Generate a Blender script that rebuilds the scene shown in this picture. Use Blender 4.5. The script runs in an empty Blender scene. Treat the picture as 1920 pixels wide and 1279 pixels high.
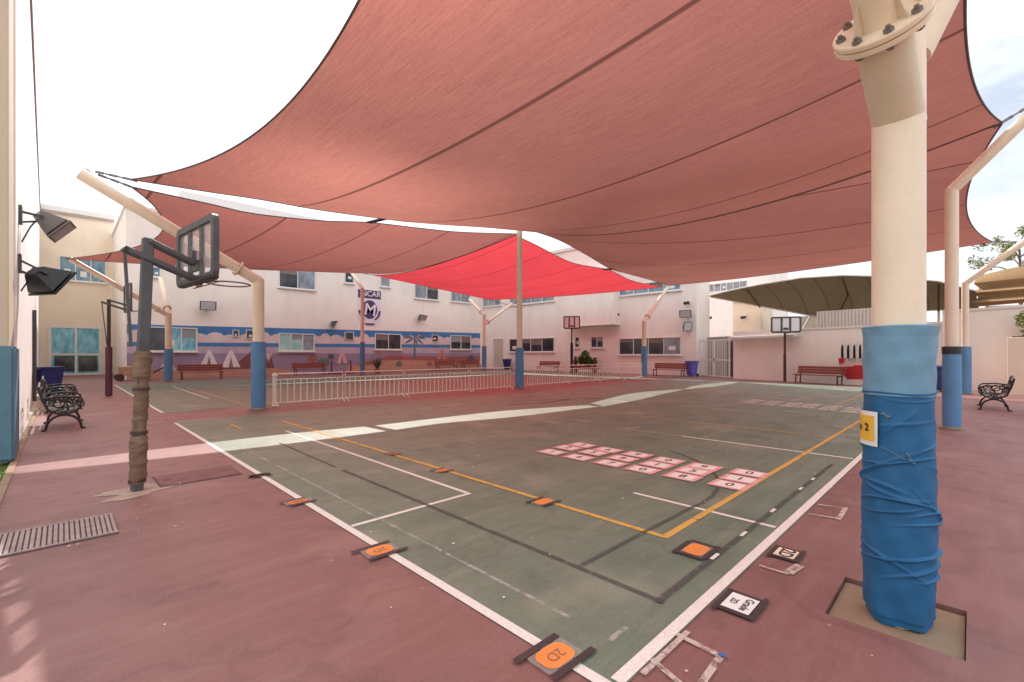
import bpy, bmesh, math, random
from mathutils import Vector, Matrix
random.seed(7)
C = bpy.context.scene.collection
sc = bpy.context.scene

# ------------------------------------------------------------------ survey of the yard
# World axes follow the courts: X runs along the long side, Y along the short side.
FPX, HCAM, TH = 853.0, 1.5, math.radians(44.7)
sT, cT = math.sin(TH), math.cos(TH)
def ab(u, v): return (u - 960) / FPX, (664 - v) / FPX
def G(u, v, z=0.0):                       # sighting on the ground (or height z)
    a, b = ab(u, v); Z = (z - HCAM) / b
    return (Z * (sT + a * cT), Z * (cT - a * sT))
def onY(u, v, Y):                         # sighting on a wall y = Y  -> (x, z)
    a, b = ab(u, v); Z = Y / (cT - a * sT)
    return (Z * (sT + a * cT), HCAM + Z * b)
def onX(u, v, X):                         # sighting on a wall x = X  -> (y, z)
    a, b = ab(u, v); Z = X / (sT + a * cT)
    return (Z * (cT - a * sT), HCAM + Z * b)
def atZ(u, v, Z):
    a, b = ab(u, v)
    return Vector((Z * (sT + a * cT), Z * (cT - a * sT), HCAM + Z * b))

# ------------------------------------------------------------------ materials
MATS = {}
def newmat(name):
    m = bpy.data.materials.new(name); m.use_nodes = True
    nt = m.node_tree; nt.nodes.clear()
    out = nt.nodes.new('ShaderNodeOutputMaterial')
    return m, nt, out
def N(nt, typ, **kw):
    n = nt.nodes.new(typ)
    for k, v in kw.items():
        if k.startswith('i_'):
            n.inputs[k[2:].replace('_', ' ')].default_value = v
        else: setattr(n, k, v)
    return n
def L(nt, a, b): nt.links.new(a, b)
def ramp(nt, fac, stops):
    r = N(nt, 'ShaderNodeValToRGB')
    el = r.color_ramp.elements
    while len(el) < len(stops): el.new(0.5)
    for e, (p, c) in zip(el, stops):
        e.position = p; e.color = (*c, 1) if len(c) == 3 else c
    L(nt, fac, r.inputs['Fac']); return r.outputs['Color']
def mixc(nt, fac, a, b, mode='MIX'):
    m = N(nt, 'ShaderNodeMix', data_type='RGBA', blend_type=mode)
    if isinstance(fac, (int, float)): m.inputs[0].default_value = fac
    else: L(nt, fac, m.inputs[0])
    for s, x in ((6, a), (7, b)):
        if isinstance(x, tuple): m.inputs[s].default_value = (*x[:3], 1)
        else: L(nt, x, m.inputs[s])
    return m.outputs[2]
def noise(nt, vec, scale, detail=4, rough=.6):
    n = N(nt, 'ShaderNodeTexNoise'); n.inputs['Scale'].default_value = scale
    n.inputs['Detail'].default_value = detail; n.inputs['Roughness'].default_value = rough
    if vec is not None: L(nt, vec, n.inputs['Vector'])
    return n.outputs['Fac']
def coords(nt, scale=None, rot=None):
    g = N(nt, 'ShaderNodeNewGeometry')
    if scale is None: return g.outputs['Position']
    mp = N(nt, 'ShaderNodeMapping'); mp.inputs['Scale'].default_value = scale
    if rot: mp.inputs['Rotation'].default_value = rot
    L(nt, g.outputs['Position'], mp.inputs['Vector']); return mp.outputs['Vector']
def mul(c, k): return tuple(max(0, min(1, x * k)) for x in c)

def mat(name, col, rough=.6, var=.15, scale=3.0, fine=60., bump=.1, metal=0., spec=.5, dirt=None):
    """weathered solid colour: broad stains, fine grain, grain bump"""
    if name in MATS: return MATS[name]
    m, nt, out = newmat(name)
    p = N(nt, 'ShaderNodeBsdfPrincipled'); L(nt, p.outputs[0], out.inputs[0])
    v = coords(nt)
    n1, n2 = noise(nt, v, scale, 5), noise(nt, v, fine, 3)
    c = mixc(nt, ramp(nt, n1, [(.3, (0, 0, 0)), (.7, (1, 1, 1))]), mul(col, 1 - var), mul(col, 1 + var * .7))
    c = mixc(nt, var * .8, c, ramp(nt, n2, [(.3, mul(col, .6)), (.7, mul(col, 1.3))]))
    if dirt:
        n3 = noise(nt, coords(nt, (1, 1, .25)), 1.3, 6, .7)
        c = mixc(nt, ramp(nt, n3, [(.5, (0, 0, 0)), (.8, (dirt[1],) * 3)]), c, dirt[0])
    L(nt, c, p.inputs['Base Color'])
    p.inputs['Roughness'].default_value = rough; p.inputs['Metallic'].default_value = metal
    p.inputs['Specular IOR Level'].default_value = spec
    if bump:
        b = N(nt, 'ShaderNodeBump', i_Strength=bump, i_Distance=.01); L(nt, n2, b.inputs['Height'])
        L(nt, b.outputs[0], p.inputs['Normal'])
    MATS[name] = m; return m

def floor_mat(name, col, col2, dusty, scuff=.5):
    m, nt, out = newmat(name)
    p = N(nt, 'ShaderNodeBsdfPrincipled'); L(nt, p.outputs[0], out.inputs[0])
    v = coords(nt)
    n1 = noise(nt, v, .45, 6, .62); n2 = noise(nt, v, 3.2, 6, .65); n3 = noise(nt, v, 90, 3, .7)
    c = mixc(nt, ramp(nt, n1, [(.32, (0, 0, 0)), (.68, (1, 1, 1))]), col, col2)
    c = mixc(nt, ramp(nt, n2, [(.45, (0, 0, 0)), (.75, (.55,) * 3)]), c, dusty)
    # rubbed streaks in two directions
    for rot, sc_ in (((0, 0, .5), (.6, 5, 1)), ((0, 0, -.9), (.5, 7, 1))):
        s = noise(nt, coords(nt, sc_, rot), 1.1, 7, .72)
        c = mixc(nt, ramp(nt, s, [(.50, (0, 0, 0)), (.72, (scuff * 1.25,) * 3)]), c, dusty)
    # bits of pale grit
    w = N(nt, 'ShaderNodeTexVoronoi', i_Scale=1.9); L(nt, v, w.inputs['Vector'])
    c = mixc(nt, ramp(nt, w.outputs['Distance'], [(.0, (.8,) * 3), (.028, (.5,) * 3), (.036, (0, 0, 0))]), c, (.62, .58, .52))
    wob = N(nt, 'ShaderNodeTexNoise'); wob.inputs['Scale'].default_value = 1.3; wob.inputs['Detail'].default_value = 5; L(nt, v, wob.inputs['Vector'])
    dv = N(nt, 'ShaderNodeVectorMath', operation='MULTIPLY_ADD'); L(nt, wob.outputs['Color'], dv.inputs[0]); dv.inputs[1].default_value = (1.1, 1.1, 0); L(nt, v, dv.inputs[2])
    ck = N(nt, 'ShaderNodeTexVoronoi', feature='DISTANCE_TO_EDGE', i_Scale=.23); L(nt, dv.outputs[0], ck.inputs['Vector'])
    c = mixc(nt, ramp(nt, ck.outputs['Distance'], [(0, (.32,) * 3), (.0035, (.22,) * 3), (.006, (0, 0, 0))]), c, mul(col, .45))
    blot = noise(nt, v, .9, 3, .5)
    c = mixc(nt, ramp(nt, blot, [(.57, (0, 0, 0)), (.66, (.6,) * 3)]), c, dusty)
    st = noise(nt, coords(nt, (1, 1, 1)), 1.6, 8, .7)
    c = mixc(nt, ramp(nt, st, [(.50, (0, 0, 0)), (.68, (.8,) * 3)]), c, mul(col, .58))
    c = mixc(nt, .32, c, ramp(nt, n3, [(.3, mul(col, .4)), (.7, mul(col, 1.7))]))
    L(nt, c, p.inputs['Base Color'])
    r = ramp(nt, n2, [(.3, (.50,) * 3), (.7, (.66,) * 3)]); L(nt, r, p.inputs['Roughness'])
    p.inputs['Specular IOR Level'].default_value = .6
    b = N(nt, 'ShaderNodeBump', i_Strength=.25, i_Distance=.004); L(nt, n3, b.inputs['Height'])
    L(nt, b.outputs[0], p.inputs['Normal'])
    MATS[name] = m; return m

def paint_mat(name, col, wear=.5, alpha=1.0):
    """road paint, worn through in places to the surface below"""
    if name in MATS: return MATS[name]
    m, nt, out = newmat(name)
    p = N(nt, 'ShaderNodeBsdfPrincipled', i_Roughness=.75)
    v = coords(nt); n = noise(nt, v, 9, 8, .75); n2 = noise(nt, v, 55, 3)
    c = mixc(nt, ramp(nt, n2, [(.3, (0, 0, 0)), (.8, (1, 1, 1))]), mul(col, .82), mul(col, 1.05))
    L(nt, c, p.inputs['Base Color']); p.inputs['Specular IOR Level'].default_value = .25
    t = N(nt, 'ShaderNodeBsdfTransparent'); mx = N(nt, 'ShaderNodeMixShader')
    L(nt, ramp(nt, n, [(.12 + wear * .3, (0, 0, 0)), (.25 + wear * .32, (alpha,) * 3)]), mx.inputs[0])
    L(nt, t.outputs[0], mx.inputs[1]); L(nt, p.outputs[0], mx.inputs[2]); L(nt, mx.outputs[0], out.inputs[0])
    MATS[name] = m; return m

def sail_mat(name, diff, trans, x0, pitch, axis=0, seam=.42, glow=None):
    m, nt, out = newmat(name)
    pos = coords(nt)
    sep = N(nt, 'ShaderNodeSeparateXYZ'); L(nt, pos, sep.inputs[0])
    q = N(nt, 'ShaderNodeMath', operation='SUBTRACT'); L(nt, sep.outputs[axis], q.inputs[0]); q.inputs[1].default_value = x0
    d = N(nt, 'ShaderNodeMath', operation='DIVIDE'); L(nt, q.outputs[0], d.inputs[0]); d.inputs[1].default_value = pitch
    fr = N(nt, 'ShaderNodeMath', operation='FRACT'); L(nt, d.outputs[0], fr.inputs[0])
    fl = N(nt, 'ShaderNodeMath', operation='FLOOR'); L(nt, d.outputs[0], fl.inputs[0])
    wn = N(nt, 'ShaderNodeTexWhiteNoise', noise_dimensions='1D'); L(nt, fl.outputs[0], wn.inputs['W'])
    w = .06 / pitch
    line = ramp(nt, fr.outputs[0], [(0, (1, 1, 1)), (w, (1, 1, 1)), (w * 1.25, (0, 0, 0))])
    th = (13, .55, .55) if axis == 0 else (.55, 13, .55)
    t1 = noise(nt, coords(nt, th), 3.0, 4, .7)       # knitted threads along the panel
    t2 = noise(nt, coords(nt), 26, 3, .85)
    t3 = noise(nt, pos, .35, 4)
    def tint(c):
        k = mixc(nt, wn.outputs['Value'], mul(c, .85), mul(c, 1.15))
        k = mixc(nt, .62, k, ramp(nt, t1, [(.3, mul(c, .6)), (.7, mul(c, 1.45))]))
        k = mixc(nt, .22, k, ramp(nt, t2, [(.32, mul(c, .45)), (.68, mul(c, 1.6))]))
        k = mixc(nt, .3, k, ramp(nt, t3, [(.3, mul(c, .8)), (.7, mul(c, 1.2))]))
        return mixc(nt, line, k, mul(c, seam))
    a = N(nt, 'ShaderNodeBsdfDiffuse'); L(nt, tint(diff), a.inputs['Color'])
    t = N(nt, 'ShaderNodeBsdfTranslucent'); L(nt, tint(trans), t.inputs['Color'])
    rf = N(nt, 'ShaderNodeBsdfRefraction', i_IOR=1.25, i_Roughness=1.0); L(nt, tint(glow or trans), rf.inputs['Color'])
    ad = N(nt, 'ShaderNodeAddShader'); L(nt, a.outputs[0], ad.inputs[0]); L(nt, t.outputs[0], ad.inputs[1])
    ad2 = N(nt, 'ShaderNodeAddShader'); L(nt, ad.outputs[0], ad2.inputs[0]); L(nt, rf.outputs[0], ad2.inputs[1])
    L(nt, ad2.outputs[0], out.inputs[0])
    MATS[name] = m; return m

def glass_mat(name, col, col2, rough=.08):
    """window pane: dark room behind with soft streaks, glossy surface"""
    m, nt, out = newmat(name)
    p = N(nt, 'ShaderNodeBsdfPrincipled', i_Roughness=rough)
    n = noise(nt, coords(nt, (1.6, 1.6, .7)), 1.6, 4, .6)
    L(nt, ramp(nt, n, [(.35, col), (.65, col2)]), p.inputs['Base Color'])
    p.inputs['Specular IOR Level'].default_value = .6
    L(nt, p.outputs[0], out.inputs[0]); MATS[name] = m; return m

M_cream = mat('cream_render', (.86, .72, .56), .85, .08, .5, 40, .25, dirt=((.62, .50, .38), .3))
M_pink = mat('pinkish_render', (.90, .80, .725), .85, .07, .5, 40, .25, dirt=((.66, .56, .50), .4))
M_white = mat('white_render', (.88, .85, .82), .85, .06, .6, 40, .2, dirt=((.5, .46, .42), .3))
M_trim = mat('trim_white', (.78, .74, .70), .6, .05, 2, 40, .05)
M_shadowtrim = mat('brown_trim_shadow_line', (.42, .34, .30), .8, .08)
M_post = mat('cream_steel_paint', (.86, .70, .53), .42, .07, 2.2, 30, .05, dirt=((.45, .33, .22), .45))
M_postdark = mat('cream_steel_arm', (.70, .58, .43), .45, .08, 2.2, 30, .05)
M_wrap = mat('blue_vinyl', (.10, .25, .45), .5, .12, 3, 50, .12, dirt=((.12, .2, .3), .4))
M_wraplight = mat('faded_blue_vinyl', (.15, .30, .42), .55, .14, 3.5, 50, .12, dirt=((.2, .26, .34), .6))
M_wrapdeep = mat('blue_stretch_cloth', (.010, .115, .265), .62, .2, 6, 160, .25)
M_black = mat('black_metal', (.02, .02, .022), .45, .3, 6, 60, .1)
M_hem = mat('sail_hem', (.13, .10, .105), .8, .2, 8, 60, .1)
M_darksteel = mat('dark_grey_steel', (.085, .08, .085), .5, .3, 6, 60, .15)
M_chain = mat('galvanised_chain', (.22, .2, .19), .45, .2, 10, 80, .1, metal=.5)
M_maroonpad = mat('maroon_pad', (.10, .03, .045), .6, .2)
M_browncloth = mat('brown_hessian', (.22, .135, .09), .95, .35, 9, 120, .6, dirt=((.09, .055, .04), .8))
M_wood = mat('red_bench_wood', (.24, .05, .032), .5, .25, 5, 60, .15)
M_benchdark = mat('bench_leg_steel', (.07, .03, .03), .5, .2)
M_iron = mat('black_cast_iron', (.012, .012, .013), .4, .3, 8, 80, .15)
M_barrier = mat('barrier_cream_paint', (.90, .80, .66), .45, .1, 4, 60, .05)
M_binblue = mat('bin_blue', (.018, .03, .16), .45, .15, 4, 60, .05)
M_binlilac = mat('bin_violet', (.13, .13, .50), .45, .15, 4, 60, .05)
M_grate = mat('grate_steel', (.34, .25, .235), .65, .4, 9, 60, .35)
M_gratedark = mat('grate_gap', (.12, .08, .075), .9, .2)
M_conc = mat('bare_concrete', (.29, .20, .13), .9, .2, 3, 40, .5, dirt=((.25, .18, .13), .6))
M_paper = mat('white_paper', (.80, .77, .74), .6, .04, 4, 40, .03)
M_peach = mat('peach_paper', (.80, .62, .47), .6, .06, 4, 40, .03)
M_orange = mat('orange_card', (.78, .25, .06), .55, .12, 6, 40, .03)
M_yellow = mat('yellow_print', (.82, .48, .05), .5, .06, 6, 40, .02)
M_tape = mat('black_tape', (.045, .035, .035), .55, .3, 9, 60, .1)
M_ink = mat('black_ink', (.015, .013, .012), .6, .1)
M_pinkpaint = paint_mat('pink_square_paint', (.82, .40, .38), .25)
M_pinkpale = paint_mat('pale_square_paint', (.90, .80, .76), .2)
M_inkpaint = paint_mat('dark_digit_paint', (.16, .09, .09), .5)
M_pw = paint_mat('white_line_paint', (.82, .74, .68), .3)
M_pwf = paint_mat('faint_white_paint', (.62, .56, .50), .95, .6)
M_py = paint_mat('yellow_line_paint', (.74, .43, .11), .62, .92)
M_pyf = paint_mat('faint_yellow_paint', (.66, .46, .20), .6, .8)
M_pb = paint_mat('black_line_paint', (.11, .095, .092), .68, .68)
M_leaf = mat('green_leaf', (.10, .16, .035), .6, .4, 5, 40, 0)
M_leafpale = mat('pale_green_leaf', (.24, .26, .09), .6, .4, 4, 40, 0)
M_agave = mat('grey_green_leaf', (.07, .12, .075), .55, .3, 8, 40, 0)
M_bark = mat('bark', (.16, .11, .075), .9, .3, 8, 60, .5)
M_terra = mat('terracotta', (.36, .15, .09), .8, .2)
M_glassdark = glass_mat('dark_glass', (.02, .022, .03), (.07, .065, .07))
M_glassblue = glass_mat('blue_glass', (.10, .20, .28), (.24, .36, .44))
M_glassteal = glass_mat('teal_glass', (.28, .52, .50), (.44, .66, .62))  # pale teal reflection put into the pane colour
M_glassgrey = glass_mat('grey_glass', (.16, .19, .22), (.34, .38, .42))
M_lampglass = mat('lamp_glass', (.55, .55, .58), .15, .1)
M_lampgrey = mat('lamp_housing_grey', (.16, .14, .14), .45, .2)
M_net = mat('white_net', (.7, .66, .62), .8, .1)
M_ground = floor_mat('maroon_court_coating', (.190, .080, .073), (.245, .108, .098), (.325, .19, .165), .4)
M_court = floor_mat('green_court_coating', (.100, .155, .105), (.172, .188, .142), (.30, .285, .225), .45)
M_sand = floor_mat('sandy_ground', (.40, .33, .25), (.45, .38, .29), (.5, .43, .34), .3)
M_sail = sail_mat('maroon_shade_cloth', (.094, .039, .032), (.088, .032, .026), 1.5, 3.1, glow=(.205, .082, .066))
M_sailback = sail_mat('maroon_shade_cloth_dimmed', (.088, .033, .027), (.055, .019, .016), 1.5, 3.1, glow=(.125, .046, .039))  # same maroon cloth, dimmer light on the rear sail put into its colour
M_sailred = sail_mat('red_backlit_cloth', (.26, .035, .04), (.20, .018, .022), 14.6, 2.6, 0, .6, glow=(.16, .016, .02))  # redder cloth, its stronger backlight put into the colour
M_tent = sail_mat('grey_tent_cloth', (.12, .092, .055), (.02, .015, .009), 28, 1.3, 1, .6, glow=(.01, .01, .005))
M_tan = sail_mat('tan_tent_cloth', (.27, .18, .10), (.05, .03, .015), 20, 2.2, 1, .8, glow=(.03, .02, .01))

# ------------------------------------------------------------------ mesh helpers
class MB:
    def __init__(s): s.v, s.f = [], []
    def add(s, vs, fs):
        o = len(s.v); s.v += [tuple(p) for p in vs]; s.f += [tuple(i + o for i in f) for f in fs]; return s
    def box(s, c, d, M=None):
        x, y, z = (k / 2 for k in d)
        vs = [Vector((a * x, b * y, e * z)) for e in (-1, 1) for a, b in ((-1, -1), (1, -1), (1, 1), (-1, 1))]
        if M is not None: vs = [M @ p for p in vs]
        c = Vector(c)
        return s.add([p + c for p in vs], [(3, 2, 1, 0), (4, 5, 6, 7), (0, 1, 5, 4), (1, 2, 6, 5), (2, 3, 7, 6), (3, 0, 4, 7)])
    def bar(s, p0, p1, w, h, up=(0, 0, 1)):
        p0, p1 = Vector(p0), Vector(p1); d = (p1 - p0); l = d.length; d.normalize()
        up = Vector(up)
        if abs(d.dot(up)) > .98: up = Vector((1, 0, 0))
        x = d.cross(up).normalized(); z = x.cross(d)
        M = Matrix((x, d, z)).transposed()
        return s.box((p0 + p1) / 2, (w, l, h), M)
    def cyl(s, p0, p1, r0, r1=None, n=20, caps=True):
        r1 = r0 if r1 is None else r1
        p0, p1 = Vector(p0), Vector(p1); d = (p1 - p0).normalized()
        u = d.cross(Vector((0, 0, 1)) if abs(d.z) < .95 else Vector((1, 0, 0))).normalized(); w = d.cross(u)
        ring = lambda p, r: [p + (u * math.cos(2 * math.pi * i / n) + w * math.sin(2 * math.pi * i / n)) * r for i in range(n)]
        fs = [(i, (i + 1) % n, n + (i + 1) % n, n + i) for i in range(n)]
        if caps: fs += [tuple(range(n))[::-1], tuple(range(n, 2 * n))]
        return s.add(ring(p0, r0) + ring(p1, r1), fs)
    def tube(s, path, r, n=10, closed=False):
        P = [Vector(p) for p in path]; m = len(P); rings = []
        prev = None
        for i, p in enumerate(P):
            if closed: d = P[(i + 1) % m] - P[i - 1]
            else: d = P[min(i + 1, m - 1)] - P[max(i - 1, 0)]
            d.normalize()
            if prev is None: u = d.cross(Vector((0, 0, 1)) if abs(d.z) < .9 else Vector((1, 0, 0)))
            else: u = prev - d * prev.dot(d)
            u.normalize(); prev = u; w = d.cross(u)
            k = 1.0
            if 0 < i < m - 1 or closed:
                a = (P[i] - P[i - 1]).normalized(); b = (P[(i + 1) % m] - P[i]).normalized()
                k = 1 / max(.5, math.sqrt(max(.01, (1 + a.dot(b)) / 2)))
            rr = r[i] if isinstance(r, (list, tuple)) else r
            rings.append([p + (u * math.cos(2 * math.pi * j / n) + w * math.sin(2 * math.pi * j / n)) * rr for j in range(n)])
        fs = []
        for i in range(m if closed else m - 1):
            k = (i + 1) % m
            fs += [(i * n + j, i * n + (j + 1) % n, k * n + (j + 1) % n, k * n + j) for j in range(n)]
        if not closed: fs += [tuple(range(n))[::-1], tuple(range((m - 1) * n, m * n))]
        return s.add([q for r_ in rings for q in r_], fs)
    def lathe(s, prof, c=(0, 0, 0), n=28):
        c = Vector(c); vs = []
        for r, z in prof: vs += [c + Vector((r * math.cos(2 * math.pi * i / n), r * math.sin(2 * math.pi * i / n), z)) for i in range(n)]
        fs = []
        for k in range(len(prof) - 1): fs += [(k * n + i, k * n + (i + 1) % n, (k + 1) * n + (i + 1) % n, (k + 1) * n + i) for i in range(n)]
        fs += [tuple(range(n))[::-1], tuple(range((len(prof) - 1) * n, len(prof) * n))]
        return s.add(vs, fs)
    def poly(s, pts):
        return s.add(pts, [tuple(range(len(pts)))])
    def prism(s, pts, off):
        o = Vector(off); n = len(pts); P = [Vector(p) for p in pts]
        return s.add(P + [p + o for p in P], [tuple(range(n))[::-1], tuple(range(n, 2 * n))] + [(i, (i + 1) % n, n + (i + 1) % n, n + i) for i in range(n)])
    def grid(s, P):                        # P[i][j]
        a, b = len(P), len(P[0])
        return s.add([q for r in P for q in r], [(i * b + j, i * b + j + 1, (i + 1) * b + j + 1, (i + 1) * b + j) for i in range(a - 1) for j in range(b - 1)])
    def strip(s, pts, w, z):               # painted line along a ground polyline
        P = [Vector((p[0], p[1], 0)) for p in pts]
        Lf, Rt = [], []
        for i, p in enumerate(P):
            d = (P[min(i + 1, len(P) - 1)] - P[max(i - 1, 0)]).normalized(); nrm = Vector((-d.y, d.x, 0)) * w / 2
            Lf.append((p.x + nrm.x, p.y + nrm.y, z)); Rt.append((p.x - nrm.x, p.y - nrm.y, z))
        for i in range(len(P) - 1): s.add([Rt[i], Rt[i + 1], Lf[i + 1], Lf[i]], [(0, 1, 2, 3)])
        return s
    def build(s, name, m, parent=None, smooth=False, bevel=0, loc=None, rz=0, seg=1):
        me = bpy.data.meshes.new(name); me.from_pydata(s.v, [], s.f)
        bm = bmesh.new(); bm.from_mesh(me)
        if bevel:
            bmesh.ops.remove_doubles(bm, verts=bm.verts, dist=1e-5)
            es = [e for e in bm.edges if len(e.link_faces) == 2 and e.calc_face_angle(0) > .6]
            bmesh.ops.bevel(bm, geom=es, offset=bevel, segments=seg, affect='EDGES', clamp_overlap=True)
        bm.to_mesh(me); bm.free()
        if smooth:
            me.polygons.foreach_set('use_smooth', [True] * len(me.polygons))
            try: me.set_sharp_from_angle(angle=math.radians(38))
            except Exception: pass
        me.materials.append(m)
        o = bpy.data.objects.new(name, me); C.objects.link(o)
        if parent: o.parent = parent
        if loc is not None: o.location = loc
        if rz: o.rotation_euler.z = rz
        return o

def tag(o, label=None, cat=None, group=None, kind=None):
    if label: o['label'] = label
    if cat: o['category'] = cat
    if group: o['group'] = group
    if kind: o['kind'] = kind
    return o
def thing(name, label, cat, loc=(0, 0, 0), rz=0, group=None):
    o = bpy.data.objects.new(name, None); C.objects.link(o)
    o.location = loc; o.rotation_euler.z = rz; o.empty_display_size = .2
    return tag(o, label, cat, group)
def dup(root, loc, rz, label):
    def cp(o, par):
        c = o.copy(); C.objects.link(c)
        if par: c.parent = par
        for ch in list(o.children): cp(ch, c)
        return c
    r = cp(root, None); r.location = loc; r.rotation_euler.z = rz; r['label'] = label
    return r
def text(s, name, size, m, parent, loc, rot=(0, 0, 0), align='CENTER', ext=.0, bold=0):
    cu = bpy.data.curves.new(name, 'FONT'); cu.body = s; cu.size = size; cu.align_x = align; cu.align_y = 'CENTER'
    cu.extrude = ext; cu.offset = bold
    cu.materials.append(m)
    tmp = bpy.data.objects.new(name, cu); me = bpy.data.meshes.new_from_object(tmp); bpy.data.objects.remove(tmp)
    me.name = name
    if not me.materials: me.materials.append(m)
    o = bpy.data.objects.new(name, me); C.objects.link(o); o.parent = parent; o.location = loc; o.rotation_euler = rot
    return o

# ------------------------------------------------------------------ ground, courts, paint
b = MB(); b.add([(-300, -300, -.08), (300, -300, -.08), (300, 300, -.08), (-300, 300, -.08)], [(0, 1, 2, 3)])
tag(b.build('ground', M_sand), kind='structure')
hx0, hx1, hy0, hy1 = 3.14, 3.75, .02, .60           # opening left round the nearest column
xs, ys = [-.44, hx0, hx1, 60], [-12, hy0, hy1, 60]
b = MB()
for i in range(3):
    for j in range(3):
        if i == 1 and j == 1: continue
        b.add([(xs[i], ys[j], 0), (xs[i + 1], ys[j], 0), (xs[i + 1], ys[j + 1], 0), (xs[i], ys[j + 1], 0)], [(0, 1, 2, 3)])
q = [(hx0, hy0), (hx1, hy0), (hx1, hy1), (hx0, hy1)]
for i in range(4):
    p0, p1 = q[i], q[(i + 1) % 4]; b.add([(*p0, 0), (*p1, 0), (*p1, -.07), (*p0, -.07)], [(0, 1, 2, 3)])
b.add([(-.44, -12, 0), (-.44, 60, 0), (-.44, 60, -.08), (-.44, -12, -.08)], [(0, 1, 2, 3)])
tag(b.build('pavement', M_ground), kind='structure')
b = MB(); b.box(((hx0 + hx1) / 2, (hy0 + hy1) / 2, -.055), (hx1 - hx0 - .012, hy1 - hy0 - .012, .05))
tag(b.build('ground_footing', M_conc), kind='structure')
b = MB(); b.add([(1.72, 1.10, .004), (25.9, 1.10, .004), (25.9, 12.45, .004), (1.72, 12.45, .004)], [(0, 1, 2, 3)])
tag(b.build('court_ground', M_court), kind='structure')
b = MB(); b.add([(1.78, 14.45, .004), (27.0, 14.45, .004), (27.0, 29.4, .004), (1.78, 29.4, .004)], [(0, 1, 2, 3)])
tag(b.build('court_ground', M_court), kind='structure')
b = MB()
for y in range(-10, 60):
    b.box((-.47, y + .5, -.03), (.07, .985, .09))
tag(b.build('kerb', M_conc), kind='structure')

zw, zy, zb, zk = .0065, .0085, .0105, .0130
w = MB(); Lw = .07
w.strip([(1.75, 1.10), (1.75, 12.15)], .062, zw); w.strip([(1.80, 1.14), (25.5, 1.14)], .066, zw + .001)
w.strip([(1.79, 3.79), (3.12, 3.79)], .05, zw); w.strip([(3.10, 3.82), (3.10, 9.4)], .05, zw)
w.strip([(4.38, 1.19), (4.38, 2.56)], .05, zw); w.strip([(8.03, 1.19), (8.03, 3.7)], .06, zw)
w.strip([(1.82, 14.5), (1.82, 29.1)], .07, zw); w.strip([(3.5, 18), (3.62, 25.8)], .06, zw)
w.strip([(25.4, 1.3), (25.4, 10)], .07, zw)
for x in (3.35, 3.95, 4.75, 5.75, 6.3): w.strip([(x, 1.33), (x + .13, 1.33)], .028, zb + .0022)
tag(w.build('court_marking', M_pw), kind='structure')
w = MB()
w.strip([(8.03, 3.7), (8.03, 4.7)], .1, zw); w.strip([(2.6, 15.4), (2.7, 24)], .05, zw)
w.strip([(2.05, 1.6), (2.05, 8.5)], .03, zw); w.strip([(12.4, 1.4), (12.4, 5.2)], .06, zw); w.strip([(5.2, 4.6), (6.6, 4.7)], .04, zw)
w.strip([(2.03, 1.33), (2.2, 1.33)], .03, zw)
for x in (5.4, 6.9, 9.2, 10.7, 13, 15): w.strip([(x, 12.3), (x + .8, 12.3)], .06, zw)
for (u, v, a_, c_) in ((1035, 792, .25, .5), (1185, 803, .5, .2), (1095, 790, .22, .45), (1000, 770, .2, .5), (1290, 762, .3, .5),
                       (1355, 760, .3, .6), (1190, 775, .3, .5), (1485, 772, .4, .4), (1165, 753, .3, .6), (1315, 740, .3, .6), (1250, 752, .3, .6), (880, 830, .12, .3), (1080, 760, .2, .5)):
    x, y = G(u, v); w.strip([(x - a_ / 2, y), (x + a_ / 2, y)], c_, zw)
tag(w.build('court_marking', M_pwf), kind='structure')
w = MB()                                              # second, rubbed-out white number grid far along the court
for u, v in ((1413, 753), (1449, 756), (1484, 759), (1518, 761.5), (1557, 765), (1600, 769)):
    x, y = G(u, v)
    for j in (-1, 0, 1): w.strip([(x + j * .52 - .17, y + .02 * j), (x + j * .52 + .17, y + .02 * j)], .42, zw + .001)
tag(w.build('court_marking', paint_mat('rubbed_white_paint', (.70, .64, .58), .8, .85)), kind='structure')
w = MB()
w.strip([(3.5, 1.79), (3.5, 10.9)], .062, zy); w.strip([(3.47, 1.76), (17.5, 1.76)], .062, zy + .001)
w.strip([(2.55, 10.2), (2.55, 11.1)], .05, zy)
tag(w.build('court_marking', M_py), kind='structure')
w = MB()
w.strip([(9.85, 1.85), (9.95, 9.2)], .06, zy)
for y in (2.8, 4.05, 5.3, 6.55, 7.8): w.strip([(16.4, y), (21.2, y)], .06, zy)
w.strip([(3.85, 15.1), (3.95, 24.5)], .07, zy); w.strip([(17.5, 1.76), (22, 1.76)], .05, zy)
tag(w.build('court_marking', M_pyf), kind='structure')
w = MB()
w.strip([(2.57, 1.30), (2.57, 5.7)], .042, zb); w.strip([(2.54, 1.33), (7.4, 1.33)], .045, zb + .001)
arc = [(2.6, 1.94), (4.3, 1.92)] + [(4.55 + 2.3 * math.sin(t), 4.15 - 2.25 * math.cos(t)) for t in [i * .13 for i in range(0, 10)]]
w.strip(arc, .038, zb + .0015)
w.strip([(9.4, 9.6), (10.6, 9.2), (12, 9.4)], .1, zb); w.strip([(10.2, 10.2), (13, 8.8)], .06, zb + .002)
w.strip([(2.57, 5.9), (2.6, 8.2)], .03, zb)
tag(w.build('court_marking', M_pb), kind='structure')
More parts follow.
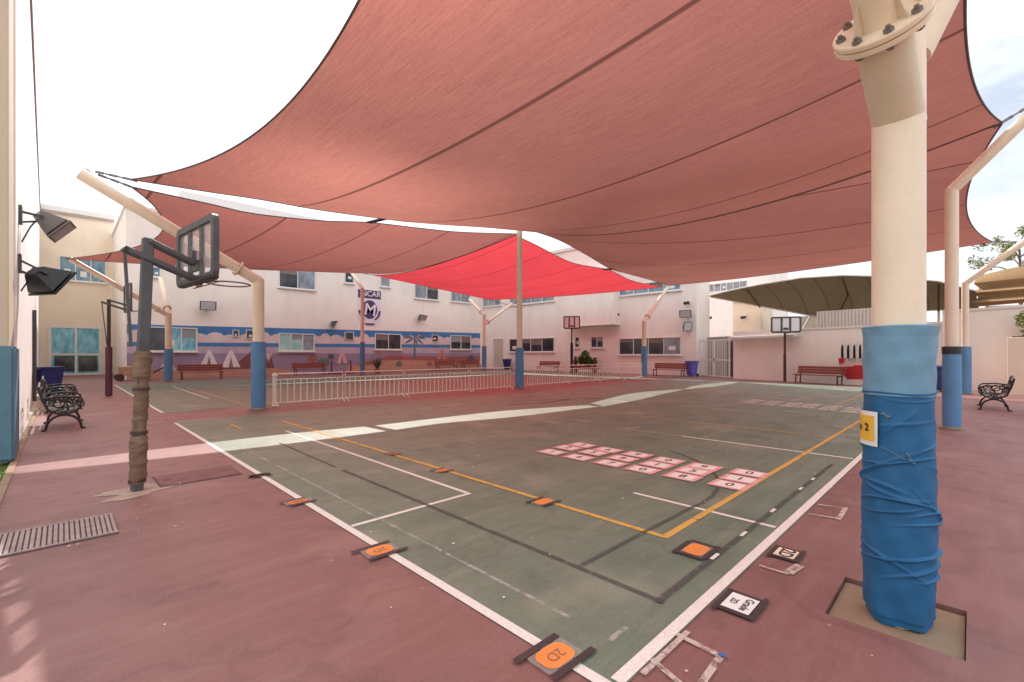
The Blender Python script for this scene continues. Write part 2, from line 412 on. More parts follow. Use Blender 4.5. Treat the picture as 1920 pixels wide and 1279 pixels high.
# worn white boxes outside the near touchline
w = MB()
lz = [zw]
def loop(pts, wd):
    lz[0] += .0007; w.strip([G(*p) for p in pts], wd, lz[0])
loop([(1533, 947), (1586, 955)], .03); loop([(1586, 953), (1572, 976)], .04); loop([(1572, 974), (1516, 965)], .03)
loop([(1424, 1062), (1478, 1079)], .025); loop([(1478, 1077), (1500, 1062)], .06)
loop([(1268, 1192), (1352, 1234)], .035); loop([(1350, 1236), (1312, 1290)], .035); loop([(1222, 1240), (1280, 1290)], .03); loop([(1290, 1188), (1205, 1268)], .03)
loop([(1636, 890), (1664, 897)], .03)
tag(w.build('pavement_marking', paint_mat('worn_white_paint', (.66, .53, .47), .85, .85)), kind='structure')
w = MB(); loop([(1347, 1229), (1362, 1236)], .028)
tag(w.build('pavement_marking', mat('blue_line_paint', (.06, .12, .34), .7)), kind='structure')

# floor numbers: eighteen pink squares with dark digits
rows = {'near': [(1035, 849), (1085, 859), (1145, 870), (1205, 882), (1280, 895), (1368, 911)],
        'middle': [(1065, 841), (1113, 850), (1168, 861), (1232, 873), (1300, 885), (1388, 900)],
        'far': [(1092, 836), (1140, 845), (1195, 854), (1253, 865), (1320, 877), (1405, 889)]}
order = ['first', 'second', 'third', 'fourth', 'fifth', 'last']
digits = {'near': '000000', 'middle': '124578', 'far': '369369'}
digits['near'] = '147080'; digits['middle'] = '258151'; digits['far'] = '369090'
for ri, (rk, lst) in enumerate(rows.items()):
    for ci, (u, v) in enumerate(lst):
        x, y = G(u, v)
        nm = {'near': 'row nearest the camera', 'middle': 'middle row', 'far': 'farthest row'}[rk]
        t = thing('number_square', f'painted pink number square, {order[ci]} from the left in the {nm}', 'floor marking', (x, y, 0), 0, 'pink number squares painted on the court')
        q = MB().add([(-.155, -.20, zk), (.155, -.20, zk), (.155, .20, zk), (-.155, .20, zk)], [(0, 1, 2, 3)]); q.build('square', M_pinkpaint, t)
        q = MB().add([(-.11, -.145, zk + .0015), (.11, -.145, zk + .0015), (.11, .145, zk + .0015), (-.11, .145, zk + .0015)], [(0, 1, 2, 3)]); q.build('square_centre', M_pinkpale, t)
        text(digits[rk][ci], 'digit', .19, M_inkpaint, t, (0, 0, zk + .003), (0, 0, -math.pi / 2), bold=.004)

# ------------------------------------------------------------------ paper signs taped on the ground
def rrect(w_, h_, r, z, n=6):
    pts = []
    for cx, cy, a0 in ((w_ / 2 - r, h_ / 2 - r, 0), (-w_ / 2 + r, h_ / 2 - r, 90), (-w_ / 2 + r, -h_ / 2 + r, 180), (w_ / 2 - r, -h_ / 2 + r, 270)):
        for k in range(n + 1):
            a = math.radians(a0 + 90 * k / n); pts.append((cx + r * math.cos(a), cy + r * math.sin(a), z))
    return pts
def tapebar(p0, p1, wd, z, t):
    o = MB().strip([p0, p1], wd, z); return o.build('tape', M_tape, t)
def floor_card(u, v, label, size=(.2, .145), tl=.36, txt='2D', full=False, ang=0, strength=M_orange):
    x, y = G(u, v)
    ang += random.uniform(-.06, .06)
    t = thing('floor_card', label, 'floor sign', (x, y, 0), ang, 'orange cards taped on the courts')
    q = MB().poly(rrect(size[0] + .05, size[1] + .01, .015, .0150)); q.build('laminate', paint_mat('clear_laminate', (.50, .44, .40), 0, .45), t)
    q = MB().poly(rrect(size[0], size[1], .055, .0165)); q.build('card', strength, t)
    d = size[1] / 2 + .028
    tapebar((-tl / 2, d), (tl / 2 - .05, d), .04, .0172, t); tapebar((-tl / 2 + .05, -d), (tl / 2, -d), .04, .0172, t)
    if full:
        e = size[0] / 2 + .028
        tapebar((-e, -d), (-e, d), .04, .0180, t); tapebar((e, -d), (e, d), .04, .0180, t)
    if txt: text(txt, 'lettering', .085, M_terra, t, (0, 0, .0188), (0, 0, math.pi))
    return t
floor_card(1041, 1234, 'orange rounded card marked 2D between two black tapes at the near court corner')
floor_card(712, 1035, 'orange card taped on the white sideline beside the short white cross line')
floor_card(559, 943, 'small orange card on the white sideline beyond the cross line', (.2, .1), .3)
floor_card(487, 893, 'faded orange card on the sideline nearest the brown wrapped hoop pole', (.24, .05), .26, None)
floor_card(1306, 1034, 'orange rectangular card framed by black tape inside the court', (.215, .15), .34, '', True)
floor_card(1019, 943, 'orange card on the yellow line, nearest to the black framed card', (.2, .13), .3, None)
floor_card(829, 884, 'orange card on the middle of the yellow line', (.17, .1), .25, None)
floor_card(736, 853, 'faint orange card on the yellow line, farthest from the camera', (.16, .08), .22, None)
def paper(u, v, label, name, m, w_, h_, tw, lines, ang):
    x, y = G(u, v)
    t = thing(name, label, 'floor sign', (x, y, 0), ang)
    MB().poly([(-w_ / 2 - tw, -h_ / 2 - tw, .0140), (w_ / 2 + tw, -h_ / 2 - tw, .0140), (w_ / 2 + tw, h_ / 2 + tw, .0140), (-w_ / 2 - tw, h_ / 2 + tw, .0140)]).build('tape', M_tape, t)
    MB().strip([(-w_ / 2 - tw * 1.9, h_ / 2 + tw * .6), (w_ / 2 + tw, h_ / 2 + tw * .7)], tw * .8, .0150).build('tape', M_tape, t)
    MB().strip([(-w_ / 2 - tw, -h_ / 2 - tw * .6), (w_ / 2 + tw * 2.0, -h_ / 2 - tw * .5)], tw * .8, .0158).build('tape', M_tape, t)
    MB().poly([(-w_ / 2, -h_ / 2, .0165), (w_ / 2, -h_ / 2, .0165), (w_ / 2, h_ / 2, .0165), (-w_ / 2, h_ / 2, .0165)]).build('sheet', m, t)
    for s, sz, yy in lines: text(s, 'lettering', sz, M_ink, t, (0, yy, .0182), (0, 0, 0), bold=sz * .018)
paper(1388, 1136, 'white paper sheet reading Grade 2D in a black tape border', 'paper_sign', M_paper, .205, .155, .035, [('Grade', .062, .035), ('2D', .055, -.035)], math.radians(180))
paper(1474, 1041, 'peach paper sheet with large 2D in a black tape border', 'paper_sign', M_peach, .165, .135, .033, [('2D', .128, 0)], math.radians(180))

# ------------------------------------------------------------------ floor grate and inspection cover
t = thing('drain_grate', 'grey slotted steel drain grate set in the maroon paving by the left edge', 'drain grate', (-.02, 5.33, 0))
MB().box((0, 0, .004), (.72, .62, .008)).build('grate_bed', M_gratedark, t)
g = MB()
for k in range(22): g.box((-.342 + k * .0326, 0, .0145), (.0235, .58, .010))
for y in (-.298, .298): g.box((0, y, .0142), (.72, .022, .012))
g.build('grille', M_grate, t, bevel=.002)
t = thing('inspection_cover', 'rectangular maroon painted inspection cover beside the brown wrapped hoop pole', 'manhole cover', (1.19, 6.7, 0))
MB().box((0, 0, .003), (.82, .60, .006)).build('cover_frame', M_gratedark, t)
MB().box((0, 0, .0075), (.79, .57, .012)).build('lid', mat('cover_maroon', (.20, .088, .083), .75, .3, 6, 40, .4, dirt=((.13, .055, .05), .7)), t, bevel=.003)
g = MB()
for x in (-.3, .3): g.box((x, .0, .0145), (.08, .03, .003))
g.build('lifting_handle', M_gratedark, t)

# ------------------------------------------------------------------ shade sails
def quad(p0, pm, p1, t):
    p0, pm, p1 = Vector(p0), Vector(pm), Vector(p1)
    return p0 * ((1 - t) * (1 - 2 * t)) + pm * (4 * t * (1 - t)) + p1 * (t * (2 * t - 1))
def curve_through(pts):
    P = [Vector(p) for p in pts]; ls = [0.0]
    for a, b_ in zip(P, P[1:]): ls.append(ls[-1] + (b_ - a).length)
    def f(t):
        x = t * ls[-1]; i = 0
        while i < len(P) - 2 and x > ls[i + 1]: i += 1
        k = (x - ls[i]) / (ls[i + 1] - ls[i])
        p0, p1, p2, p3 = P[max(i - 1, 0)], P[i], P[i + 1], P[min(i + 2, len(P) - 1)]
        m1 = (p2 - p0) * .5 if i > 0 else (p2 - p1); m2 = (p3 - p1) * .5 if i + 2 < len(P) else (p2 - p1)
        k2, k3 = k * k, k * k * k
        return p1 * (2 * k3 - 3 * k2 + 1) + m1 * (k3 - 2 * k2 + k) + p2 * (-2 * k3 + 3 * k2) + m2 * (k3 - k2)
    return f
def sail(name, label, A, AM, M_, MB_, B, NB, N_, AN, m, chains, straps=(), n=44):
    """corner A, M_, B, N_ in order round the cloth with the middle of each edge between"""
    t = thing(name, label, 'shade sail', (0, 0, 0), 0, 'shade sails over the courts')
    c0 = curve_through([A] + AM + [M_]) if isinstance(AM, list) else (lambda u: quad(A, AM, M_, u)); c1 = lambda u: quad(N_, NB, B, u)
    d0 = lambda v: quad(A, AN, N_, v); d1 = lambda v: quad(M_, MB_, B, v)
    A_, Mv, Bv, Nv = (Vector(k) for k in (A, M_, B, N_))
    P = []
    for i in range(n + 1):
        u = i / n; row = []
        for j in range(n + 1):
            v = j / n
            p = c0(u) * (1 - v) + c1(u) * v + d0(v) * (1 - u) + d1(v) * u - (A_ * ((1 - u) * (1 - v)) + Mv * (u * (1 - v)) + Nv * ((1 - u) * v) + Bv * (u * v))
            row.append(p)
        P.append(row)
    MB().grid(P).build('cloth', m, t, smooth=True)
    k = 40
    for c in (c0, d1, c1, d0):
        MB().tube([c(i / k) for i in range(k + 1)], .016, 6).build('hem', M_hem, t, smooth=True)
    for p, q_ in chains:
        p, q_ = Vector(p), Vector(q_); g = MB(); d = q_ - p; ln = d.length; nl = max(3, int(ln / .11))
        for i in range(nl):
            a, bb = p + d * (i / nl), p + d * ((i + 1.25) / nl)
            g.bar(a, bb, .05 if i % 2 else .02, .02 if i % 2 else .05)
        g.cyl(p - d.normalized() * .12, p + d.normalized() * .05, .035, .02, 8)
        g.build('corner_chain', M_chain, t)
    for (p, q_, wd) in straps:
        MB().bar(p, q_, wd, .03).build('strap', M_hem, t)
    return t
A1, M1, N1, B1 = (1.12, 13.55, 5.5), (14.2, 13.72, 6.95), (.9, -.6, 5.6), (12.55, -.4, 5.85)
sail('shade_sail', 'largest maroon shade sail overhead, nearest the camera', A1, [(2.69, 13.30, 5.53), (3.65, 13.18, 5.57), (5.2, 13.05, 5.6), (7.2, 13.2, 5.81), (8.6, 13.45, 6.02), (10.43, 13.36, 6.31), (12.26, 13.5, 6.62)], M1, (12.45, 6.5, 5.2), B1, (7.0, .05, 5.4), N1, (2.38, 6.6, 5.2), M_sail,
     [(A1, (.55, 13.58, 5.52)), (B1, (12.6, -.95, 6.15)), (N1, (.5, -.3, 5.5))], [((7.28, 13.15, 5.80), (7.28, 14.18, 5.89), .2)])
A2, M2, T2, S2 = (1.15, 13.85, 5.42), (14.25, 14.0, 6.78), (15.2, 30.8, 7.4), (.12, 30.4, 6.05)
sail('shade_sail', 'maroon shade sail over the farther court, hung above the front left hoop', A2, [(2.79, 13.86, 5.38), (3.76, 13.88, 5.36), (5.65, 14.08, 5.6), (7.3, 14.12, 5.89), (9.25, 14.3, 6.13), (11.4, 14.42, 6.4)], M2, (13.9, 22, 6.2), T2, (7.83, 30.5, 6.57), S2, (2.38, 21.3, 5.72), M_sailback,
     [(A2, (.6, 13.65, 5.48)), (S2, (.0, 30.5, 6.1))])
M3, T3, E3, F3 = (14.2, 14.15, 6.74), (15.25, 30.85, 7.35), (27.3, 30.5, 6.4), (28.6, 14.6, 6.0)
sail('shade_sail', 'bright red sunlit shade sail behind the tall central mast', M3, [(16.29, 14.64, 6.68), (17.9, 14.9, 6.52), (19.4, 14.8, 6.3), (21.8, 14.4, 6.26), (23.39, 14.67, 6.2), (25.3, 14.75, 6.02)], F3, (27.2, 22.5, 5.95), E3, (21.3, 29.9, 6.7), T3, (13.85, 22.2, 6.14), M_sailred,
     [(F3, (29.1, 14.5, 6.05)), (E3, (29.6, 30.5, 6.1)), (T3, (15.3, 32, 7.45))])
M4, F4, D4, B4 = (14.15, 13.62, 6.95), (28.7, 14.2, 6.08), (24.2, -.54, 5.6), (12.48, -.4, 5.8)
sail('shade_sail', 'maroon shade sail on the right, between the mast and the far right posts', M4, [(16.9, 13.98, 7.0), (19.4, 14.25, 6.76), (21.6, 14.12, 6.25), (23, 13.98, 6.15), (25.1, 13.75, 6.02)], F4, (24.8, 6.9, 5.42), D4, (17.5, .1, 5.45), B4, (12.72, 6.6, 6.05), M_sail,
     [(F4, (29.15, 14.45, 6.08)), (D4, (24.0, -1.2, 5.45)), (M4, (14.3, 13.98, 6.98))], [((21.7, 13.95, 6.22), (21.75, 14.6, 6.26), .4)])

# ------------------------------------------------------------------ sail posts
def wrapped(t, r, z0, z1, m, bulge=.012, band=None):
    n = 26; prof = []
    for i in range(n + 1):
        z = z0 + (z1 - z0) * i / n
        prof.append((r + bulge * (.5 - abs(i / n - .5)) + random.uniform(-.002, .002), z))
    MB().lathe(prof).build('padding', m, t, smooth=True)
    if band: MB().cyl((0, 0, z1 - .12), (0, 0, z1 + .03), r + .008, n=28).build('strap', M_black, t, smooth=True)
def post(label, x, y, r, wr, wz, kink, arms, band=None, m=M_post, flange=True, wm=None, top=None):
    t = thing('shade_post', label, 'shade post', (x, y, 0), 0, 'cream steel posts that carry the sails')
    MB().cyl((0, 0, .0), (0, 0, .03), wr + .05, n=24).build('base_plate', M_conc, t)
    h = top or kink
    MB().cyl((0, 0, .03), (0, 0, h), r, n=32).build('pole', m, t, smooth=True)
    wrapped(t, wr, .06, wz, wm or M_wrap, band=band)
    for (p, q_, ra) in arms:
        p, q_ = Vector(p) - Vector((x, y, 0)), Vector(q_) - Vector((x, y, 0))
        d = (q_ - p).normalized()
        MB().cyl(p - d * ra * .35, q_, ra, ra * .96, 28).build('arm', m, t, smooth=True)
        if flange:
            f = p + d * .55
            g = MB().cyl(f - d * .025, f + d * .025, ra + .07, n=24); g.build('flange', m, t, bevel=.004)
            u_ = d.cross(Vector((0, 0, 1))).normalized(); w_ = d.cross(u_)
            for k in range(8):
                c = f + (u_ * math.cos(k * math.pi / 4 + .2) + w_ * math.sin(k * math.pi / 4 + .2)) * (ra + .04)
                MB().cyl(c - d * .05, c + d * .05, .014, n=6).build('bolt', M_chain, t)
        c = q_ - d * .12
        MB().tube([c + Vector((0, 0, ra)) + Vector((.05 * math.cos(a), 0, .05 * math.sin(a))) for a in [i * .6 for i in range(11)]], .012, 6).build('eyelet', M_chain, t)
    return t
post('cream post with blue padding beside the left end of the railing', 3.78, 13.56, .14, .18, 1.83, 3.52, [((3.78, 13.56, 3.48), (.28, 13.62, 5.42), .135)])
post('cream post with blue padding in front of the mural window, behind the hoops', 4.1, 30.56, .155, .2, 1.78, 3.7, [((4.1, 30.56, 3.6), (.28, 30.5, 6.08), .13), ((4.1, 30.56, 3.66), (4.1, 33.3, 5.95), .13)])
post('cream post with blue padding and black band right of the nearest post', 12.62, .28, .104, .14, 1.62, 4.8, [((12.62, .28, 4.76), (12.6, -1.35, 6.55), .1)], band=True, flange=False)
post('cream post with teal padding half hidden behind the black banded post', 23.77, .17, .105, .17, 1.78, 4.15, [((23.77, .17, 4.12), (23.85, -1.5, 5.6), .105)], flange=False)
post('cream post with blue padding beside the right red bench, arm towards the building', 26.46, 14.72, .14, .19, 2.0, 3.6, [((26.46, 14.72, 3.55), (29.25, 14.5, 6.08), .12)])
post('cream post with grey blue padding in front of the shield sign', 15.2, 30.5, .125, .17, 2.35, 6.2, [((15.2, 30.5, 6.15), (15.2, 32.5, 7.75), .12)], flange=False)
post('cream post with grey blue padding beside the cream door, two arms', 26.7, 30.5, .15, .2, 2.2, 5.0, [((26.7, 30.5, 4.95), (26.7, 32.6, 6.55), .13), ((26.7, 30.5, 4.1), (30.2, 30.5, 6.25), .13)])
t = post('tall straight central mast with blue padding between the two railings', 14.3, 13.98, .125, .18, 1.78, 6.98, [], m=M_post)
MB().lathe([(.0, 6.97), (.14, 6.97), (.14, 7.03), (.03, 7.07)]).build('cap', M_postdark, t)

# the nearest post, modelled closely
nx, ny = 3.445, .30
t = thing('shade_post', 'nearest cream post on the right with wrinkled blue cloth wrapping', 'shade post', (nx, ny, 0), 0, 'cream steel posts that carry the sails')
MB().cyl((0, 0, -.03), (0, 0, 3.30), .122, n=64).build('pole', M_post, t, smooth=True)
ad = Vector((-.80, .05, .60)).normalized()
p0 = Vector((0, 0, 2.86)); fl = p0 + ad * .52
# mitred elbow: the arm leaves the pole towards the camera
g = MB(); g.cyl(p0 - ad * .05, fl, .121, n=64); g.build('arm', M_postdark, t, smooth=True)
g = MB(); g.cyl(fl + ad * .03, p0 + ad * 3.7, .10, .096, n=48); g.build('arm', M_post, t, smooth=True)
for o_ in (0, .034):
    MB().cyl(fl + ad * o_, fl + ad * (o_ + .028), .205, n=56).build('flange', M_post, t, smooth=True, bevel=.004, seg=2)
u_ = ad.cross(Vector((0, 0, 1))).normalized(); w_ = ad.cross(u_)
for k in range(8):
    c = fl + (u_ * math.cos(k * math.pi / 4 + .3) + w_ * math.sin(k * math.pi / 4 + .3)) * .168
    g = MB(); g.cyl(c - ad * .028, c + ad * .095, .011, n=8); g.cyl(c + ad * .062, c + ad * .08, .022, n=6); g.cyl(c - ad * .022, c - ad * .002, .022, n=6)
    g.build('bolt', M_chain, t)
for k in range(4):                                    # gusset fins against the flange
    a = k * math.pi / 2 + .9; e = u_ * math.cos(a) + w_ * math.sin(a)
    q0 = fl + ad * .062
    side = ad.cross(e) * .005
    MB().prism([q0 + e * .10 - side, q0 + e * .155 - side, q0 + e * .10 + ad * .16 - side], side * 2).build('gusset', M_postdark, t)
d2 = Vector((.3, -.32, .9)).normalized()
MB().cyl(Vector((.055, -.06, 3.22)), Vector((.055, -.06, 3.22)) + d2 * 2.2, .085, n=40).build('arm', M_post, t, smooth=True)

def fold_field(kind):
    folds = []
    rnd = random.Random(11 if kind == 'low' else 5)
    if kind == 'low':
        for k in range(36):
            z = rnd.uniform(.12, 1.08) if k > 6 else rnd.uniform(.9, 1.25)
            folds.append((z, rnd.choice([rnd.uniform(-.04, .04), rnd.uniform(-.17, .17)]), rnd.uniform(0, 6.28), rnd.uniform(.35, 1.3), rnd.uniform(.009, .019) * (1 if z < 1.0 else .5), rnd.uniform(.0035, .0075), rnd.uniform(-.03, .03)))
    else:
        for k in range(6): folds.append((rnd.uniform(1.3, 1.62), rnd.uniform(-.03, .03), rnd.uniform(0, 6.28), rnd.uniform(.6, 1.5), .003, .02, 0))
    return folds
def cloth_wrap(z0, z1, r, folds, nz, na, flare, hem):
    P = []
    for i in range(nz + 1):
        z = z0 + (z1 - z0) * i / nz; row = []
        for j in range(na + 1):
            a = 2 * math.pi * j / na; rr = r + flare(z, a)
            for (fz, sl, ph, wd, am, th_, cu) in folds:
                da = (a - ph + math.pi) % (2 * math.pi) - math.pi
                env = math.exp(-(da / wd) ** 2)
                if env < .03: continue
                dz = z - (fz + sl * da + cu * da * da)
                s_ = th_ * (1.0 if dz > 0 else 2.2)
                rr += am * env * math.exp(-(dz / s_) ** 2)
            rr += .0018 * math.sin(7 * a + 23 * z) + .0012 * math.sin(3 * a - 41 * z)
            zz = z + (hem(a) if i == 0 else 0)
            row.append((rr * math.cos(a), rr * math.sin(a), zz))
        P.append(row)
    return MB().grid(P)
low = cloth_wrap(-.02, 1.29, .158, fold_field('low'), 460, 140,
                 lambda z, a: .012 * math.exp(-((z - .55) / .35) ** 2) + (.010 * math.sin(5 * a + 1) * math.exp(-((z - .02) / .10) ** 2)) + (-.012 if z < .02 else 0), lambda a: .006 * math.sin(4 * a))
low.build('padding', M_wrapdeep, t, smooth=False).data.polygons.foreach_set('use_smooth', [True] * (460 * 140))
up = cloth_wrap(1.265, 1.655, .158, fold_field('up'), 70, 120, lambda z, a: .004 + .012 * max(0, (z - 1.45) / .2) * (.5 + .5 * math.cos(a + 1.2)) + .006 * max(0, (z - 1.6) / .05), lambda a: 0)
o = up.build('padding', M_wraplight, t); o.data.polygons.foreach_set('use_smooth', [True] * len(o.data.polygons))
tag(o, 'faded upper band of blue padding')
P = [[(rr * math.cos(2 * math.pi * j / 48), rr * math.sin(2 * math.pi * j / 48), z) for j in range(49)] for rr, z in ((.172, 1.653), (.16, 1.662), (.123, 1.664))]
o = MB().grid(P).build('padding_rim', M_wraplight, t, smooth=True)
g = MB().tube([((.163) * math.cos(a), (.163) * math.sin(a), 1.28 + .004 * math.sin(3 * a)) for a in [2 * math.pi * i / 60 for i in range(60)]], .006, 6, True); g.build('seam', M_wrapdeep, t, smooth=True)
M_thread = mat('old_tape', (.12, .17, .23), .8, .3)
def thread(a_, b_, za, zb2, r_=.004):
    return MB().tube([((.166 + .004 * math.sin(9 * q_)) * math.cos(a_ + (b_ - a_) * q_), (.166 + .004 * math.sin(9 * q_)) * math.sin(a_ + (b_ - a_) * q_), za + (zb2 - za) * q_ + .006 * math.sin(7 * q_)) for q_ in [i / 24 for i in range(25)]], r_, 5).build('tape', M_thread, t, smooth=True)
cd_ = math.atan2(-ny, -nx)
thread(cd_ - .5, cd_ + .35, .975, .915, .003); thread(cd_ - .45, cd_ - .2, 1.16, 1.15, .007); thread(cd_ + .2, cd_ + .42, .955, .90, .007)
# yellow poster wrapped on its left face
cam_dir = math.atan2(-ny, -nx)
def cylpt(a, z, r): return (nx + r * math.cos(a), ny + r * math.sin(a), z)
ts = thing('paper_poster', 'yellow poster with white border and number 2 taped round the nearest post', 'poster', (nx, ny, 0))
a0, a1 = cam_dir - math.radians(108), cam_dir - math.radians(31)
def sheet(aa, bb, za, zb, r): return MB().grid([[(r * math.cos(aa + (bb - aa) * j / 20), r * math.sin(aa + (bb - aa) * j / 20), z) for j in range(21)] for z in (za, zb)])
sheet(a0, a1, .972, 1.17, .1735).build('sheet', M_paper, ts, smooth=True)
sheet(a0 + .1, a1 - .10, 1.0, 1.145, .1755).build('print', M_yellow, ts, smooth=True)
for ch, off in (('2', .36), ('a', .70)):
    a = a1 - off
    text(ch, 'lettering', .058, M_ink, ts, (.179 * math.cos(a), .179 * math.sin(a), 1.075), (math.pi / 2, 0, a + math.pi / 2), bold=.002)

# ------------------------------------------------------------------ basketball hoops
def hoop(label, x, y, rz, pole_h, rim, wrap_h, wrap_m, bw=1.28, bh=.72, off=.56, wr=.065, panel=None, lean=.0, rough_wrap=False, pole_m=M_darksteel):
    t = thing('basketball_hoop', label, 'basketball hoop', (x, y, 0), rz, 'basketball hoops round the courts')
    pr = .05
    MB().bar((0, 0, 0), (lean, 0, pole_h), .1, .1, (0, 1, 0)).build('pole', pole_m, t, bevel=.008)
    if rough_wrap:
        n, P = 90, []
        rnd = random.Random(3); fz = [(rnd.uniform(.1, wrap_h), rnd.uniform(-.05, .05), rnd.uniform(.004, .012)) for _ in range(26)]
        for i in range(n + 1):
            z = .08 + (wrap_h - .08) * i / n; row = []
            for j in range(33):
                a = 2 * math.pi * j / 32
                rr = wr + .004 * math.sin(3 * a + z * 9) + (.018 if z > wrap_h - .28 else 0) * abs(math.sin(8 * z + a)) + (.012 if z < .6 else 0)
                for z_, s_, m_ in fz: rr += m_ * math.exp(-((z - z_ - s_ * math.sin(a + z_ * 20)) / .016) ** 2)
                row.append((rr * math.cos(a) + lean * z / pole_h, rr * math.sin(a), z))
            P.append(row)
        o = MB().grid(P).build('padding', wrap_m, t); o.data.polygons.foreach_set('use_smooth', [True] * len(o.data.polygons))
        for z in (.1, .62, 1.1): MB().cyl((lean * z / pole_h, 0, z), (lean * z / pole_h, 0, z + .03), wr + .017, n=24).build('strap', M_benchdark, t)
    else:
        MB().cyl((0, 0, .02), (0, 0, wrap_h), wr, n=20).build('padding', wrap_m, t, smooth=True)
    bx = off; zb_ = rim - .03; zt = zb_ + bh
    # board: frame, clear panel, painted bars
    pts = [(bx, q[0], (zb_ + zt) / 2 + q[1]) for q in rrect(bw, bh, .09, 0)]
    inner = [(bx, q[0], (zb_ + zt) / 2 + q[1]) for q in rrect(bw - .16, bh - .15, .05, 0)]
    n = len(pts); d = .03
    g = MB(); vs = [(p[0] - d, p[1], p[2]) for p in pts] + [(p[0] - d, p[1], p[2]) for p in inner] + [(p[0] + d, p[1], p[2]) for p in pts] + [(p[0] + d, p[1], p[2]) for p in inner]
    fs = []
    for i in range(n):
        k = (i + 1) % n
        fs += [(i, k, n + k, n + i), (2 * n + k, 2 * n + i, 3 * n + i, 3 * n + k), (i, 2 * n + i, 2 * n + k, k), (n + k, 3 * n + k, 3 * n + i, n + i)]
    g.add(vs, fs).build('board_frame', M_darksteel, t)
    MB().box((bx + .005, 0, zb_ + .02), (.09, bw - .12, .07)).build('board_pad', M_black, t, bevel=.015, seg=2)
    MB().prism([(bx - .006, p[1], p[2]) for p in inner], (.012, 0, 0)).build('board_panel', panel or M_boardpanel, t)
    g = MB()
    for yy in (-.2, .2): g.box((bx, yy, (zb_ + zt) / 2), (.03, .10, bh - .15))
    g.box((bx, 0, zb_ + .2), (.034, .25, .12)); g.box((bx - .02, .05, zb_ + .30), (.05, .12, .16))
    g.build('board_brace', M_darksteel, t)
    lt = lambda z: lean * z / pole_h
    for s in (-.062, .062):
        MB().bar((-.2 + lt(rim), s, rim + .26), (bx - .03, s, rim + .02), .03, .055).build('lower_arm', M_darksteel, t, bevel=.005)
        MB().bar((lt(pole_h), s, pole_h - .03), (bx - .03, s, rim + .2), .03, .05).build('upper_arm', M_darksteel, t, bevel=.005)
    MB().bar((-.19 + lt(rim), 0, rim + .25), (-.05, 0, wrap_h + .05), .028, .028).build('adjuster_rod', M_darksteel, t)
    MB().cyl((-.19 + lt(rim), -.085, rim + .25), (-.19 + lt(rim), .085, rim + .25), .02, n=10).build('adjuster_pin', M_black, t)
    rc = (bx + .36, 0, rim); R = .225
    g = MB().tube([(rc[0] + R * math.cos(i * math.pi / 16), R * math.sin(i * math.pi / 16), rim) for i in range(32)], .01, 8, True)
    g.bar((bx, .06, rim), (rc[0] - R * .95, .05, rim), .015, .03); g.bar((bx, -.06, rim), (rc[0] - R * .95, -.05, rim), .015, .03); g.box((bx + .03, 0, rim - .02), (.02, .16, .12))
    g.bar((bx, .1, rim - .09), (rc[0] - R * .7, .12, rim), .012, .012); g.bar((bx, -.1, rim - .09), (rc[0] - R * .7, -.12, rim), .012, .012)
    g.build('rim', mat('rim_steel', (.24, .13, .11), .5, .2), t, smooth=True)
    return t
def clear_panel(name, col, op):
    m, nt, out = newmat(name)
    p = N(nt, 'ShaderNodeBsdfPrincipled', i_Roughness=.15); p.inputs['Base Color'].default_value = (*col, 1)
    t_ = N(nt, 'ShaderNodeBsdfTransparent'); mx = N(nt, 'ShaderNodeMixShader')
    n_ = noise(nt, coords(nt), 7, 4); L(nt, ramp(nt, n_, [(.3, (op * .7,) * 3), (.7, (op * 1.3,) * 3)]), mx.inputs[0])
    L(nt, t_.outputs[0], mx.inputs[1]); L(nt, p.outputs[0], mx.inputs[2]); L(nt, mx.outputs[0], out.inputs[0]); return m
M_boardpanel = clear_panel('board_acrylic', (.8, .76, .76), .22)
hoop('basketball hoop with brown cloth wrapped pole, nearest the camera', .585, 6.45, math.radians(6.7), 2.79, 2.38, 1.53, M_browncloth, lean=.10, rough_wrap=True, wr=.062)
MB_ = None
hoop('basketball hoop with maroon padded pole at the end of the far court', 1.19, 21.6, math.radians(4), 3.45, 3.08, 1.75, M_maroonpad, bw=1.3, bh=1.0, off=.52, wr=.1, pole_m=mat('pole_maroon', (.05, .022, .026), .5))
hoop('black and white basketball hoop in front of the right boundary wall', 27.75, 7.1, math.radians(204), 2.95, 2.68, 1.5, mat('pole_brown', (.06, .03, .028), .6), bw=1.42, bh=.85, off=.3, wr=.07, panel=mat('board_white', (.82, .8, .8), .3, .05), pole_m=M_benchdark)
hoop('basketball hoop with white board in front of the pink building, beside the green plant', 27.7, 21.5, math.radians(218), 3.7, 3.45, 2.35, M_black, bw=1.25, bh=.95, off=.35, wr=.11, panel=mat('board_bright', (.9, .9, .9), .3, .03), pole_m=M_black)
g = MB(); rp = random.Random(8)
g.poly([((.30 + .10 * math.sin(3 * a + 1) + .05 * math.sin(7 * a) + rp.uniform(-.02, .02)) * math.cos(a) * 1.15, (.27 + .08 * math.sin(2 * a) + rp.uniform(-.02, .02)) * math.sin(a), .004) for a in [k * math.pi / 30 for k in range(60)]])
tag(g.build('pavement_patch', mat('dusty_concrete', (.42, .30, .24), .9, .3, 5, 40, .4), None, loc=(.585, 6.42, 0)), kind='structure')

